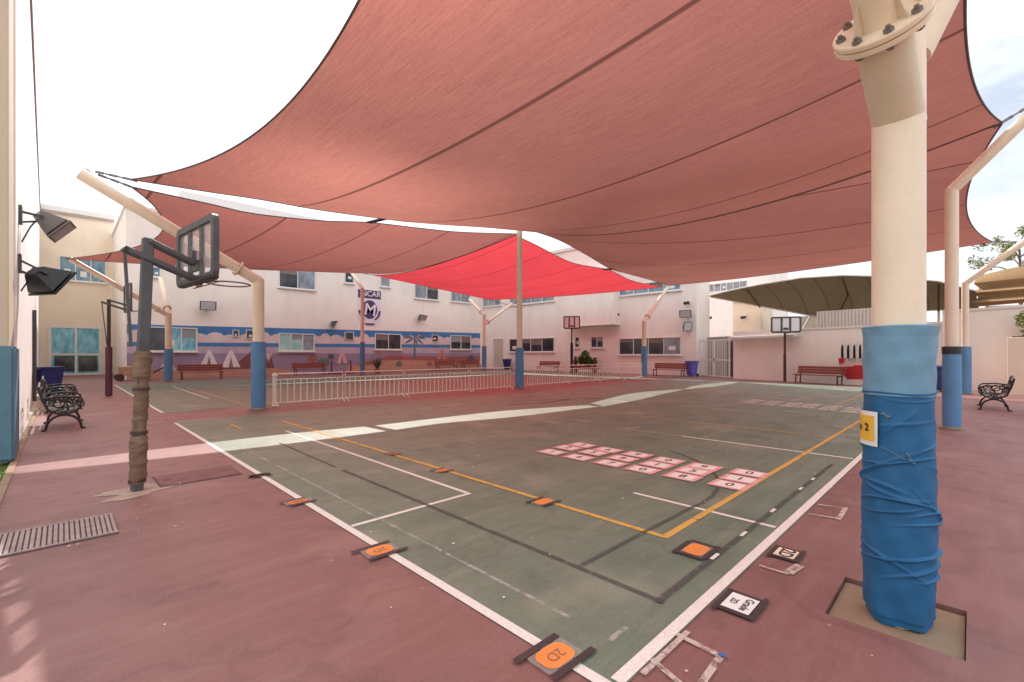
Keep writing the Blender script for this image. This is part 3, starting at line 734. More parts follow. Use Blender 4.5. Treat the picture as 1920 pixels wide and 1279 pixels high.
# ------------------------------------------------------------------ railing sections between the courts
def barrier(length):
    t = thing('railing', 'x', 'railing', (0, 0, 0), 0, 'cream railing sections between the two courts')
    r = .019
    MB().tube([(r, 0, .1), (r, 0, .93), (length - r, 0, .93), (length - r, 0, .1)], r, 8, True).build('frame', M_barrier, t, smooth=True)
    MB().tube([(r, 0, .765), (length - r, 0, .765)], .016, 8).build('rail', M_barrier, t, smooth=True)
    g = MB(); n = max(4, int(length / .175))
    for i in range(1, n): g.tube([(length * i / n, 0, .1), (length * i / n, 0, .765)], .016, 6)
    g.build('grille', M_barrier, t, smooth=True)
    for x in (.05, length - .05):
        MB().tube([(x, -.22, .012), (x, -.2, .03), (x, 0, .14), (x, .2, .03), (x, .22, .012)], .017, 6).build('foot', M_barrier, t, smooth=True)
    return t
YB = 14.0
cuts = [512, 645, 757, 880, 958]
nm = ['first railing section from the left, beside the blue padded post', 'second railing section from the left post', 'third railing section from the left post', 'railing section just left of the central mast']
for i in range(4):
    xa = onY(cuts[i], 700, YB)[0]; xb = onY(cuts[i + 1], 700, YB)[0]
    o = barrier(xb - xa - .04); o.location = (xa + .02, YB, 0); o['label'] = 'cream ' + nm[i]
cuts = [988, 1062, 1120, 1166, 1204]
nm = ['railing section just right of the central mast', 'second railing section right of the mast', 'third railing section right of the mast', 'last railing section, beside the right hand blue padded post']
for i in range(4):
    xa = onY(cuts[i], 700, YB + .35)[0]; xb = onY(cuts[i + 1], 700, YB + .35)[0]
    o = barrier(xb - xa - .04); o.location = (xa + .02, YB + .35, 0); o['label'] = 'cream ' + nm[i]
t = thing('railing_post', 'thick cream end post of the railing beside the blue padded post', 'post', (4.33, 14.02, 0))
MB().cyl((0, 0, .0), (0, 0, .86), .055, n=20).build('shaft', M_barrier, t, smooth=True)
MB().lathe([(.07, .0), (.085, .03), (.06, .06)]).build('base', M_barrier, t, smooth=True)
MB().lathe([(.06, .85), (.075, .88), (.06, .93), (.02, .96)]).build('cap', M_barrier, t, smooth=True)

# ------------------------------------------------------------------ benches
def wood_bench(length):
    t = thing('wooden_bench', 'x', 'bench', (0, 0, 0), 0, 'red slatted wooden benches along the walls')
    g = MB()
    for k in range(4): g.box((0, -.18 + k * .115, .44), (length, .1, .03))
    g.build('seat', M_wood, t, bevel=.006)
    g = MB()
    for k in range(3):
        M = Matrix.Rotation(math.radians(-12), 3, 'X'); g.box((0, .255 + .03 * k, .56 + k * .13), (length, .028, .115), M)
    g.build('backrest', M_wood, t, bevel=.006)
    for s in (-1, 1):
        x = s * (length / 2 - .16)
        MB().bar((x, -.2, 0), (x, -.17, .425), .045, .05, (0, 1, 0)).bar((x, .2, 0), (x, .24, .5), .045, .05, (0, 1, 0)).bar((x, .25, .42), (x, .345, .88), .04, .035, (0, 1, 0)).bar((x, -.2, .4), (x, .26, .4), .04, .04).build('leg', M_benchdark, t, bevel=.004)
    return t
def put(o, x, y, rz, label): o.location = (x, y, 0); o.rotation_euler.z = rz; o['label'] = label
b1 = wood_bench(2.3); put(b1, 5.95, 32.3, 0, 'dark red bench below the mural window, next to the padded post')
dup(b1, (12.6, 33.2, 0), 0, 'dark red bench in front of the purple mural, behind the first railing section')
dup(b1, (25.2, 34.0, 0), 0, 'reddish bench at the right end of the mural, left of its neighbour')
dup(b1, (28.3, 34.2, 0), 0, 'reddish bench at the very end of the mural, beside the door')
dup(b1, (29.6, 25.6, 0), -math.pi / 2, 'dark red bench under the four pane window of the pink building')
dup(b1, (29.3, 14.5, 0), -math.pi / 2, 'orange red bench beside the violet bin')
SL = math.atan2(.317, 1)
def WX(y): return 29.3 - .317 * (10.3 - y)
dup(b1, (WX(5.5) - .72, 5.45, 0), -math.pi / 2 - SL, 'red bench against the boundary wall, beside the painted boat')

def iron_bench():
    t = thing('iron_bench', 'x', 'bench', (0, 0, 0), 0, 'black cast iron garden benches')
    Lb = 1.45
    def arcp(cx, cz, r, a, b_, n=10): return [(cx + r * math.cos(math.radians(a + (b_ - a) * i / n)), cz + r * math.sin(math.radians(a + (b_ - a) * i / n))) for i in range(n + 1)]
    for s in (-Lb / 2, Lb / 2):
        g = MB(); y3 = lambda pts: [(s, p[0], p[1]) for p in pts]
        g.tube(y3([(-.27, .0), (-.25, .05)] + arcp(0, .05, .25, 180, 0)[1:] + [(.27, 0)]), .022, 8)      # arched legs
        g.tube(y3(arcp(0, .62, .30, 215, 325)), .02, 8)                                                    # dipped seat rail
        g.tube(y3([(.22, .40), (.30, .62), (.36, .86)]), .022, 8)                                          # back post
        g.tube(y3([(.29, .63), (.05, .66), (-.2, .64), (-.27, .58), (-.22, .45)]), .02, 8)                 # arm
        for cx, cz, r in ((-.1, .53, .075), (.07, .53, .08), (.0, .40, .055), (-.24, .5, .05), (.2, .55, .06)): g.tube(y3(arcp(cx, cz, r, 0, 340, 14)), .013, 6)
        g.tube(y3([(-.27, 0), (-.31, .02)]), .026, 6); g.tube(y3([(.27, 0), (.31, .02)]), .026, 6)
        g.build('end_frame', M_iron, t, smooth=True)
    g = MB()
    for k in range(7): g.bar((-Lb / 2, -.25 + k * .075, .40 - .03 * math.sin(k / 6 * math.pi)), (Lb / 2, -.25 + k * .075, .40 - .03 * math.sin(k / 6 * math.pi)), .045, .022)
    g.build('seat', M_iron, t)
    g = MB()
    for (yy, z) in ((.25, .47), (.345, .85)): g.tube([(-Lb / 2, yy, z), (0, yy + .01, z + (.06 if z > .6 else 0)), (Lb / 2, yy, z)], .018, 8)
    for k in range(9):
        x = -Lb / 2 + .1 + k * (Lb - .2) / 8
        for z, r in ((.57, .075), (.73, .08)):
            yy = .25 + (z - .47) * .25
            g.tube([(x + r * math.cos(a), yy + r * math.sin(a) * .25, z + r * math.sin(a)) for a in [i * .45 for i in range(14)]], .012, 6)
    g.build('backrest', M_iron, t, smooth=True)
    return t
i1 = iron_bench(); put(i1, .03, 13.35, math.pi / 2, 'black iron bench at the left wall, nearer one of two')
dup(i1, (.0, 17.2, 0), math.pi / 2, 'black iron bench at the left wall, farther one beside the blue bin')
dup(i1, (18.3, -.42, 0), math.pi, 'black iron bench on the right, behind the black banded post')

# ------------------------------------------------------------------ bins
def bin_(m, md):
    t = thing('wheelie_bin', 'x', 'bin', (0, 0, 0), 0, 'plastic bins round the yard')
    g = MB(); lo, hi = (.21, .24, .06), (.28, .33, .96)
    vs = [(sx * q[0], sy * q[1], q[2]) for q in (lo, hi) for sx, sy in ((-1, -1), (1, -1), (1, 1), (-1, 1))]
    g.add(vs, [(3, 2, 1, 0), (4, 5, 6, 7), (0, 1, 5, 4), (1, 2, 6, 5), (2, 3, 7, 6), (3, 0, 4, 7)]).build('body', m, t, bevel=.03, seg=2)
    MB().box((0, 0, .955), (.62, .72, .05)).build('rim', m, t, bevel=.012)
    MB().prism([(-.31, -.37, .985), (-.31, .36, 1.0), (-.31, .30, 1.05), (-.31, -.30, 1.04)], (.62, 0, 0)).build('lid', md, t, bevel=.012)
    for s in (-.24, .24): MB().cyl((s - .03, .27, .1), (s + .03, .27, .1), .1, n=18).build('wheel', M_black, t)
    MB().tube([(-.22, .36, .92), (-.22, .44, .95), (.22, .44, .95), (.22, .36, .92)], .018, 8).build('handle', md, t)
    return t
k1 = bin_(M_binblue, mat('bin_lid_blue', (.02, .03, .12), .4)); put(k1, -.33, 23.6, math.radians(-70), 'dark blue wheelie bin behind the iron benches at the left wall')
dup(k1, (30.2, 31.2, 0), math.radians(-90), 'dark blue bin beside the cream door of the pink building')
dup(k1, (24.9, .95, 0), math.radians(-60), 'dark violet bin half hidden behind the black banded post')
k2 = bin_(M_binlilac, mat('bin_lid_violet', (.03, .035, .13), .4)); put(k2, 29.9, 13.15, math.radians(-110), 'violet blue bin between the orange red bench and the gate')

# ------------------------------------------------------------------ buildings
YM, XR = 35.35, 30.9
rw = random.Random(12)
M_blind = mat('roller_blind', (.30, .31, .33), .7, .1); M_blindtan = mat('tan_blind', (.22, .17, .14), .7, .15)
def window_on(parent, origin, du, dn, x0, x1, z0, z1, n=2, m=M_glassdark, frame=.06, sill=True, mf=M_trim, name='window'):
    """du along the wall, dn out of the wall; x measured along du from origin"""
    o, du, dn = Vector(origin), Vector(du), Vector(dn)
    P = lambda s, z, d=0: o + du * s + dn * d + Vector((0, 0, z))
    def bx(sa, sb, za, zb, da, db, g):
        vs = [P(s, z, d) for d in (da, db) for s, z in ((sa, za), (sb, za), (sb, zb), (sa, zb))]
        g.add(vs, [(0, 1, 2, 3), (7, 6, 5, 4), (0, 4, 5, 1), (1, 5, 6, 2), (2, 6, 7, 3), (3, 7, 4, 0)])
    g = MB(); bx(x0 - frame, x1 + frame, z0 - frame, z1 + frame, .002, .012, g)
    w_ = g.build(name, mf, parent)
    g = MB()
    bx(x0 - frame, x0, z0 - frame, z1 + frame, .014, .07, g); bx(x1, x1 + frame, z0 - frame, z1 + frame, .014, .07, g)
    bx(x0, x1, z1, z1 + frame, .014, .07, g); bx(x0, x1, z0 - frame, z0, .014, .07, g)
    for k in range(1, n):
        xm = x0 + (x1 - x0) * k / n; bx(xm - frame * .45, xm + frame * .45, z0, z1, .02, .06, g)
    g.build('frame', mf, w_)
    if sill:
        g = MB(); bx(x0 - frame - .06, x1 + frame + .06, z0 - frame - .08, z0 - frame - .003, .004, .16, g); g.build('sill', mf, w_)
    for k in range(n):
        xa, xb = x0 + (x1 - x0) * k / n + frame * .4, x0 + (x1 - x0) * (k + 1) / n - frame * .4
        mm = m[k % len(m)] if isinstance(m, (list, tuple)) else m
        MB().add([P(xa, z0, .018 + .002 * k), P(xb, z0, .018), P(xb, z1, .018), P(xa, z1, .018 + .002 * k)], [(0, 1, 2, 3)]).build('pane', mm, w_)
        if name == 'window' and n > 1 and rw.random() < .45:
            zc = z1 - (z1 - z0) * rw.uniform(.18, .5)
            MB().add([P(xa + .02, zc, .022), P(xb - .02, zc, .022), P(xb - .02, z1 - .01, .022), P(xa + .02, z1 - .01, .022)], [(0, 1, 2, 3)]).build('blind', rw.choice([M_blind, M_blindtan]), w_)
        elif name == 'window' and rw.random() < .35:
            xc, zc = xa + (xb - xa) * rw.uniform(.35, .65), z0 + (z1 - z0) * rw.uniform(.25, .5); hw, hz = (xb - xa) * .22, (z1 - z0) * .13
            MB().add([P(xc - hw, zc - hz, .024), P(xc + hw, zc - hz, .024), P(xc + hw, zc + hz, .024), P(xc - hw, zc + hz, .024)], [(0, 1, 2, 3)]).build('notice', M_paper, w_)
    return w_
def pxY(u0, v0, u1, v1, Y):             # window sighted on a wall y = Y
    x0, za = onY(u0, v0, Y); x1, zb = onY(u1, v1, Y); return x0, x1, min(za, zb), max(za, zb)
def pxX(u0, v0, u1, v1, X):
    y0, za = onX(u0, v0, X); y1, zb = onX(u1, v1, X); return y0, y1, za, zb

# --- white building on the left
t = thing('white_building', 'tall white rendered building along the left edge with padded corner pier', 'building', (-.5, 10.5, 0))
def lw(y): return -.33 - .0167 * y
g = MB(); g.prism([(lw(10.3) + .5, -.2, -.05), (lw(45) + .5, 34.5, -.05), (-8, 34.5, -.05), (-8, -.2, -.05)], (0, 0, 11.5)); g.build('wall', M_white, t)
g = MB(); g.prism([(lw(10.3) + .55, -.22, 11.46), (lw(45) + .55, 34.45, 11.46), (-8, 34.45, 11.46), (-8, -.22, 11.46)], (0, 0, .25)); g.build('parapet', M_shadowtrim, t)
MB().box((-.52, -.72, 6.0), (1.0, .9, 12.0)).build('pier', mat('pier_render_shaded', (.60, .48, .36), .85, .1, .6, 40, .25), t, bevel=.01)  # shade on the pier face put into a darker render colour
MB().box((-.49, -.74, .82), (1.06, 1.0, 1.58)).build('padding', mat('pier_padding', (.10, .20, .27), .6, .15, 4, 50, .2), t, bevel=.03, seg=2)
g = MB()
g.cyl((lw(21) + .56, 10.5, 0), (lw(21) + .56, 10.5, 2.9), .05, n=12)
g.build('downpipe', M_darksteel, t, smooth=True)

# --- mural wing
t = thing('school_building', 'pinkish school building with a painted mural and the glazed entrance doors', 'building', (2.7, YM, 0))
X0 = 2.7
lx = lambda x: x - X0
g = MB(); g.box((1.3, 5, 5.1), (2.6, 10, 10.3)); g.box((lx((X0 + XR) / 2) + 1.3, 5, 5.3), (XR - X0 - 2.6, 10, 10.7)); g.build('wall', M_pink, t)
g = MB(); g.box((lx((X0 + XR) / 2) + 1.3, 5.02, 11.28), (XR - X0 - 2.6, 10, 1.26)); g.build('parapet', mat('parapet_sky_white', (.93, .91, .89), .8, .04), t)  # top raised to shade the far court, sky brightness put into its white
g = MB(); g.box((1.25, 4.98, 10.34), (2.68, 10.2, .18)); g.build('cornice', M_trim, t)
YD = 44.9
g = MB(); g.box((lx(.7), YD - YM + 3, 5.7), (4.1, 6, 11.5)); g.build('wall', M_cream, t)
g = MB(); g.box((lx(.7), YD - YM + 2.9, 11.62), (4.2, 6.1, .34)); g.build('cornice', M_trim, t)
g = MB(); g.box((lx(.7), YD - YM + 2.92, 11.36), (4.15, 6.1, .16)); g.build('cornice', M_shadowtrim, t)  # dark strip painted as the shadow line under the cornice
org = (-X0, 0, 0)
def win(u0, v0, u1, v1, n=2, m=M_glassdark, **k):
    x0, x1, z0, z1 = pxY(u0, v0, u1, v1, YM); zz = (z0 + z1) / 2
    return window_on(t, org, (1, 0, 0), (0, -1, 0), x0, x1, z0, z1, n, m, **k)
M_glasslit = glass_mat('painted_reflection_glass', (.06, .30, .42), (.30, .62, .70))  # blue reflections painted into the pane colour
win(280, 657, 368, 617, 3, [M_glassdark, M_glasslit, M_glasslit])
win(524, 657, 588, 628, 3, [M_glassteal, M_glassteal, M_glassgrey])
win(704, 654, 751, 628, 2, M_glassdark); win(845, 654, 882, 631, 2, M_glassdark)
for (u0, v0, u1, v1) in ((437, 631, 447, 620), (462, 634, 476, 620), (647, 637, 662, 624), (810, 640, 821, 629)): win(u0, v0, u1, v1, 1, M_glassdark, frame=.04, sill=False)
win(524, 537, 590, 509, 2, [M_glassdark, M_glassgrey]); win(647, 529, 662, 513, 1, M_glassdark); win(714, 536, 730, 521, 1, M_glassgrey)
win(778, 558, 821, 534, 2, [M_glassgrey, M_glassdark]); win(846, 564, 881, 545, 2, M_glassgrey); win(284, 517, 300, 503, 1, M_glassblue)
x0, x1, z0, z1 = pxY(112, 523, 198, 490, YD)
window_on(t, (-X0, YD - YM, 0), (1, 0, 0), (0, -1, 0), x0, x1, z0, z1, 3, M_glassblue)
x0, x1, z0, z1 = pxY(95, 697, 187, 617, YD)
dw = window_on(t, (-X0, YD - YM, 0), (1, 0, 0), (0, -1, 0), x0, x1, .12, z1, 2, [M_glasslit, M_glasslit], frame=.12, sill=False, name='door')
g = MB(); zm = .12 + (z1 - .12) * .42
g.box(((x0 + x1) / 2 - X0, YD - YM - .045, zm), (x1 - x0, .05, .14)); g.build('door_rail', M_trim, dw)
g = MB()
for xm in (x0 + (x1 - x0) * .27, x0 + (x1 - x0) * .75): g.box((xm - X0, YD - YM - .024, (.2 + zm) / 2), ((x1 - x0) * .40, .006, zm - .3))
g.build('door_panel', M_glassdark, dw)
# mural, thin layers of paint on the wall
ms = lambda x: (3.28 + .36 * (x - 2.6) / 28) / 3.45
def layer(pts, d, m, parent, name):
    return MB().poly([(lx(x), -d, z * ms(x)) for x, z in pts]).build(name, m, parent)
def mm(name, c): return mat('mural_' + name, c, .85, .12, 1.2, 30, .1)
mu = layer([(2.75, .02), (30.4, .02), (30.4, 3.45), (2.75, 3.45)], .004, mm('lavender', (.52, .41, .50)), t, 'mural')
layer([(2.75, 3.45), (30.4, 3.45), (30.4, 2.95), (2.75, 2.85)][::-1], .0055, mm('sky_blue', (.06, .20, .44)), mu, 'painted_sky')
rnd = random.Random(4)
def scallop(xa, xb, zbase, top, name, d, seed):
    r_ = random.Random(seed); pts = [(xa, zbase)]; x = xa
    pts2 = []
    while x < xb:
        w_ = r_.uniform(.5, 1.3); h_ = r_.uniform(.12, .42)
        for k in range(7):
            a = math.pi * k / 6; pts2.append((min(xb, x + w_ / 2 - w_ / 2 * math.cos(a)), top + h_ * math.sin(a)))
        x += w_
    pts2.append((xb, zbase)); pts += pts2
    layer(pts[::-1], d, mm('cloud', (.72, .58, .58)), mu, name)
scallop(2.75, 30.4, 2.32, 2.75, 'painted_cloud', .007, 2)
layer([(2.75, 2.34), (2.75, 2.08), (30.4, 2.02), (30.4, 2.3)], .0085, mm('blue_line', (.07, .22, .44)), mu, 'painted_sea')
layer([(2.75, 1.62), (2.75, .02), (30.4, .02), (30.4, 1.5)], .0055, mm('purple', (.33, .25, .35)), mu, 'painted_haze')
for pts in ([(7.4, .5), (7.9, 1.35), (8.6, 1.0), (9.4, 1.75), (10.0, 1.15), (10.6, 1.7), (10.9, .5)],):
    layer(pts[::-1], .0105, mm('mountain', (.23, .085, .09)), mu, 'painted_mountain')
for pts in ([(17.0, .0), (17.2, .7), (18.4, .95), (20.2, 1.35), (21.5, 1.3), (26.5, 1.2), (30.3, 1.25), (30.3, .0)],):
    layer(pts[::-1], .0105, mm('rust', (.36, .12, .095)), mu, 'painted_mountain')
layer([(16.3, .02), (16.3, .6), (18.2, .55), (19.5, .95), (21.2, .95), (25, .85), (30.3, .7), (30.3, .02)][::-1], .0125, mm('sand', (.52, .28, .20)), mu, 'painted_sand')
layer([(2.75, .02), (2.75, .4), (7, .45), (11, .5), (13, .02)][::-1], .0125, mm('sand', (.52, .28, .20)), mu, 'painted_sand')
for (x, wdt) in ((9.75, .75), (10.5, .5)): layer([(x - wdt / 2, 1.62), (x, .98), (x + wdt / 2, 1.62)], .0135, mm('snow', (.6, .5, .55)), mu, 'painted_snow')
# painted tents, bushes and a striped parasol
def tent_(x, w_, h_, z, col_):
    f = layer([(x - w_ / 2, z), (x - w_ * .08, z + h_), (x + w_ * .08, z + h_), (x + w_ / 2, z)][::-1], .0145, mm(col_[0], col_[1]), mu, 'painted_tent')
    layer([(x - w_ * .12, z), (x, z + h_ * .7), (x + w_ * .12, z)][::-1], .0165, mm('tent_door', (.30, .17, .20)), f, 'painted_opening')
tent_(6.9, 1.0, 1.05, .75, ('tent_white', (.78, .70, .70))); tent_(8.15, 1.15, 1.15, .62, ('tent_white', (.78, .70, .70))); tent_(4.7, .9, .8, .5, ('tent_pink', (.74, .52, .48)))
tent_(15.9, .9, 1.0, .75, ('tent_rose', (.70, .42, .48))); tent_(25.6, 1.2, .9, 1.0, ('tent_rust', (.58, .24, .18)))
rb = random.Random(21)
for (x, z, r_) in ((13.6, 1.15, .42), (14.4, .9, .5), (15.0, 1.3, .3), (21.0, .62, .35), (24.2, .6, .3), (27.6, .75, .42), (29.2, .95, .5), (19.0, .75, .3)):
    pts = [(x + r_ * rb.uniform(.7, 1.1) * math.cos(a), z + r_ * .8 * rb.uniform(.7, 1.1) * math.sin(a)) for a in [k * .52 for k in range(12)]]
    layer(pts[::-1], .0175 + .0004 * r_, mm(*rb.choice([('bush', (.12, .10, .14)), ('bush_rust', (.34, .13, .12)), ('bush_green', (.14, .19, .15))])), mu, 'painted_bush')
# painted palm
pt = MB(); xp = 22.6
pt.poly([(lx(xp - .12), -.0155, .95), (lx(xp + .12), -.0155, .95), (lx(xp + .08), -.0155, 2.9), (lx(xp - .06), -.0155, 2.9)])
for a in (-150, -115, -70, -35, 0, 35, 180, 215, -90):
    c, s = math.cos(math.radians(a)), math.sin(math.radians(a)); L_ = 1.25
    p = [(xp, 2.95), (xp + c * L_ * .5 - s * .12, 3.0 + s * L_ * .5 + .18 + c * .0), (xp + c * L_, 2.85 + s * L_ * .7), (xp + c * L_ * .5, 2.92 + s * L_ * .45)]
    pt.poly([(lx(x), -.0155 - abs(a) * 1e-5, max(1.9, min(3.42, z))) for x, z in p])
pt.build('painted_palm', mm('palm', (.13, .16, .22)), mu)

# shield sign
sx0, sz1 = onY(671, 541, YM); sx1, sz0 = onY(714, 612, YM); sw = sx1 - sx0
t = thing('shield_sign', 'white and purple shield sign with the letter M on the upper wall', 'sign', ((sx0 + sx1) / 2, YM - .03, (sz0 + sz1) / 2))
hh, ww = (sz1 - sz0) / 2, sw / 2
M_purple = mat('sign_purple', (.075, .035, .12), .5, .1); M_signw = mat('sign_white', (.78, .70, .76), .5, .05)
pts = [(-ww, 0, hh), (-ww, 0, -hh * .55)] + [(-ww * math.cos(k * math.pi / 10), 0, -hh * .55 - hh * .45 * math.sin(k * math.pi / 10)) for k in range(1, 10)] + [(ww, 0, -hh * .55), (ww, 0, hh)]
MB().prism(pts, (0, .02, 0)).build('plate', M_signw, t)
MB().box((0, -.006, hh * .74), (sw, .008, hh * .46)).build('title_band', M_purple, t)
el = lambda rx, rz, cz, d: [(rx * math.cos(k * math.pi / 20), d, cz + rz * math.sin(k * math.pi / 20)) for k in range(40)]
MB().poly(el(ww * .66, hh * .52, -hh * .10, -.006)).build('emblem', M_purple, t)
g = MB()
for s in (-1, 1):
    o_ = [(s * ww * .98 * math.cos(a), -.007, -hh * .12 + hh * .66 * math.sin(a)) for a in [-1.05 + k * .1 for k in range(11)]]
    i_ = [(s * ww * .78 * math.cos(a), -.007, -hh * .12 + hh * .60 * math.sin(a)) for a in [-1.05 + k * .1 for k in range(11)]]
    g.poly(o_ + i_[::-1])
g.poly([(-ww * .5, -.007, -hh * .86), (ww * .5, -.007, -hh * .86), (ww * .3, -.007, -hh * .96), (-ww * .3, -.007, -hh * .96)])
g.build('emblem_border', M_purple, t)
text('M', 'lettering', hh * .92, M_signw, t, (.05, -.012, -hh * .14), (math.pi / 2, .12, 0), bold=.02)
text('NCAR', 'lettering', hh * .42, M_signw, t, (.12, -.014, hh * .76), (math.pi / 2, 0, 0), bold=.006)

# --- right wing, facing the court end
t = thing('school_building', 'pink school building at the far right with a projecting bay and long windows', 'building', (XR, 13.3, 0))
ly = lambda y: y - 13.3
g = MB(); g.box((1.1, ly((13.26 + 47) / 2), 5.15), (2.2, 47 - 13.26, 10.4)); g.build('wall', M_pink, t)
g = MB(); g.box((1.05, ly((13.26 + 47) / 2), 10.47), (2.4, 47 - 13.1, .25)); g.build('cornice', M_trim, t)
yb0, zb0 = onX(1150, 608, XR - .9); yb1, _ = onX(1058, 608, XR - .9)
g = MB(); g.box((-.44, ly((yb0 + yb1) / 2), (zb0 + 8.2) / 2), (.9, yb1 - yb0, 8.2 - zb0)); g.build('bay', M_pink, t)
g = MB(); g.box((-.45, ly((yb0 + yb1) / 2), zb0 + .02), (.98, yb1 - yb0 + .1, .1)); g.build('bay_ledge', M_trim, t)
def winx(u0, v0, u1, v1, n, m=M_glassdark, **k):
    y0, y1, za, zb = pxX(u0, v0, u1, v1, XR)
    return window_on(t, (0, -13.3, 0), (0, -1, 0), (-1, 0, 0), -y0, -y1, min(za, zb), max(za, zb), n, m, **k)
winx(956, 659, 1039, 634, 4, M_glassdark); winx(1079, 651, 1086, 633, 1, M_glassdark); winx(1109, 651, 1131, 632, 2, M_glassdark)
winx(1162, 664, 1276, 633, 4, [M_glassdark, M_glassdark, M_glassdark, M_glassgrey])
winx(1162, 554, 1276, 524, 4, M_glassblue); winx(957, 572, 1039, 545, 4, M_glassgrey); winx(905, 575, 939, 556, 3, M_glassgrey)
y0, y1, za, zb = pxX(926, 690, 944, 636, XR)
dr = window_on(t, (0, -13.3, 0), (0, -1, 0), (-1, 0, 0), -y0, -y1, .05, zb, 1, mat('door_cream', (.62, .50, .42), .6, .08), frame=.08, sill=False, name='door')
g = MB(); g.box((-.09, y0 - 13.3 - .35, 1.1), (.05, .16, .05)); g.build('handle', M_darksteel, dr)

# --- wing behind the boundary wall, under the grey tent
t = thing('school_building', 'cream building behind the boundary wall, partly under the grey tent', 'building', (37.5, 8, 0))
g = MB(); g.box((1.5, 4.2, 2.75), (3, 2.0, 5.6)); g.build('wall', M_cream, t)
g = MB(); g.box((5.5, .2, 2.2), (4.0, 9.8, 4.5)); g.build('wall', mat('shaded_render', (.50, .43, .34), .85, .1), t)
g = MB(); g.box((1.45, 4.2, 5.62), (3.2, 2.1, .18)); g.build('parapet', M_trim, t)
t = thing('school_building', 'upper white storey with close set windows above the grey tent', 'building', (44, 15, 0))
g = MB(); g.box((3, 2.0, 4.8), (6, 9, 9.8)); g.build('wall', M_white, t)
y0, y1, za, zb = pxX(1328, 548, 1400, 527, 44)
window_on(t, (0, -15, 0), (0, -1, 0), (-1, 0, 0), -y0, -y1, min(za, zb), max(za, zb), 6, M_glassgrey)

# --- boundary wall
W0, W1 = Vector((WX(10.3), 10.3, 0)), Vector((WX(.85), .85, 0))
wd = (W1 - W0).normalized(); wn = Vector((-wd.y, wd.x, 0)) * -1      # wn points into the yard
if wn.x > 0: wn = -wn
t = thing('boundary_wall', 'low cream boundary wall behind the red bench and the hoop', 'wall', tuple(W0))
g = MB(); Ln = (W1 - W0).length
g.prism([wn * 0, wd * Ln, wd * Ln - wn * .25, -wn * .25], (0, 0, 2.78)); g.build('panel', M_pink, t)
g = MB(); g.prism([wn * .04 + Vector((0, 0, 2.78)), wd * Ln + wn * .04 + Vector((0, 0, 2.78)), wd * Ln - wn * .3 + Vector((0, 0, 2.78)), -wn * .3 + Vector((0, 0, 2.78))], (0, 0, .09)); g.build('coping', M_trim, t)
g = MB(); g.prism([wn * .05 + Vector((0, 0, 2.48)), wd * 4.0 + wn * .05 + Vector((0, 0, 2.48)), wd * 4.0 + wn * .45 + Vector((0, 0, 2.42)), wn * .45 + Vector((0, 0, 2.42))], (0, 0, .12)); g.build('canopy_slab', M_trim, t)
# painted boat on it
def onwall(u, v):
    a, b_ = ab(u, v); d = Vector((sT + a * cT, cT - a * sT, b_)); o_ = Vector((0, 0, HCAM))
    k = (W0 - o_).dot(wn) / d.dot(wn); p = o_ + d * k; return (p - W0).dot(wd), p.z
def wp(s, z, d): return wd * s + wn * d + Vector((0, 0, z))
def wpoly(px, d, m, name, parent):
    return MB().poly([wp(*onwall(*p), d) for p in px]).build(name, m, parent)
bt = wpoly([(1571, 673), (1660, 668), (1660, 716), (1590, 712), (1576, 692)], .006, mm('boat_pale', (.74, .50, .46)), 'boat_mural', t)
wpoly([(1572, 688), (1598, 687), (1604, 685), (1660, 684), (1660, 711), (1588, 711), (1580, 700)], .008, mm('boat_red', (.52, .03, .035)), 'painted_hull', bt)
wpoly([(1572, 672), (1584, 672), (1584, 680), (1574, 684)], .0085, mm('boat_red', (.52, .03, .035)), 'painted_bow', bt)
wpoly([(1575, 672), (1660, 668), (1660, 677), (1574, 679)], .0075, mm('boat_band', (.70, .60, .56)), 'painted_band', bt)
for i, u in enumerate((1577, 1588, 1599.5, 1610.5, 1621)):
    dk = mm('robe_dark', (.02, .012, .014)); wt = mm('robe_white', (.78, .72, .70))
    f = wpoly([(u, 672), (u, 655), (u + 1, 647), (u + 3, 646), (u + 4.5, 650), (u + 5.5, 671)], .0095, dk, 'painted_figure', bt)
    wpoly([(u + 5.2, 671), (u + 4.6, 650), (u + 5, 645), (u + 7.5, 642), (u + 9.2, 646), (u + 8.2, 671)], .0105, wt, 'painted_robe', f)
s_, z_ = onwall(1598, 675)
tx = text('TREE OF JOY', 'lettering', .24, M_benchdark, bt, wp(s_ + .35, z_, .0125), (math.pi / 2, 0, math.atan2(wd.y, wd.x)))
t = thing('boundary_wall', 'taller cream boundary wall behind the right iron bench', 'wall', tuple(W1))
g = MB(); g.prism([wn * .05, wd * 9 + wn * .05, wd * 9 - wn * .25, -wn * .25], (0, 0, 3.25)); g.build('panel', M_pink, t)
g = MB(); g.prism([wn * .09 + Vector((0, 0, 3.25)), wd * 9 + wn * .09 + Vector((0, 0, 3.25)), wd * 9 - wn * .3 + Vector((0, 0, 3.25)), -wn * .3 + Vector((0, 0, 3.25))], (0, 0, .08)); g.build('coping', M_trim, t)
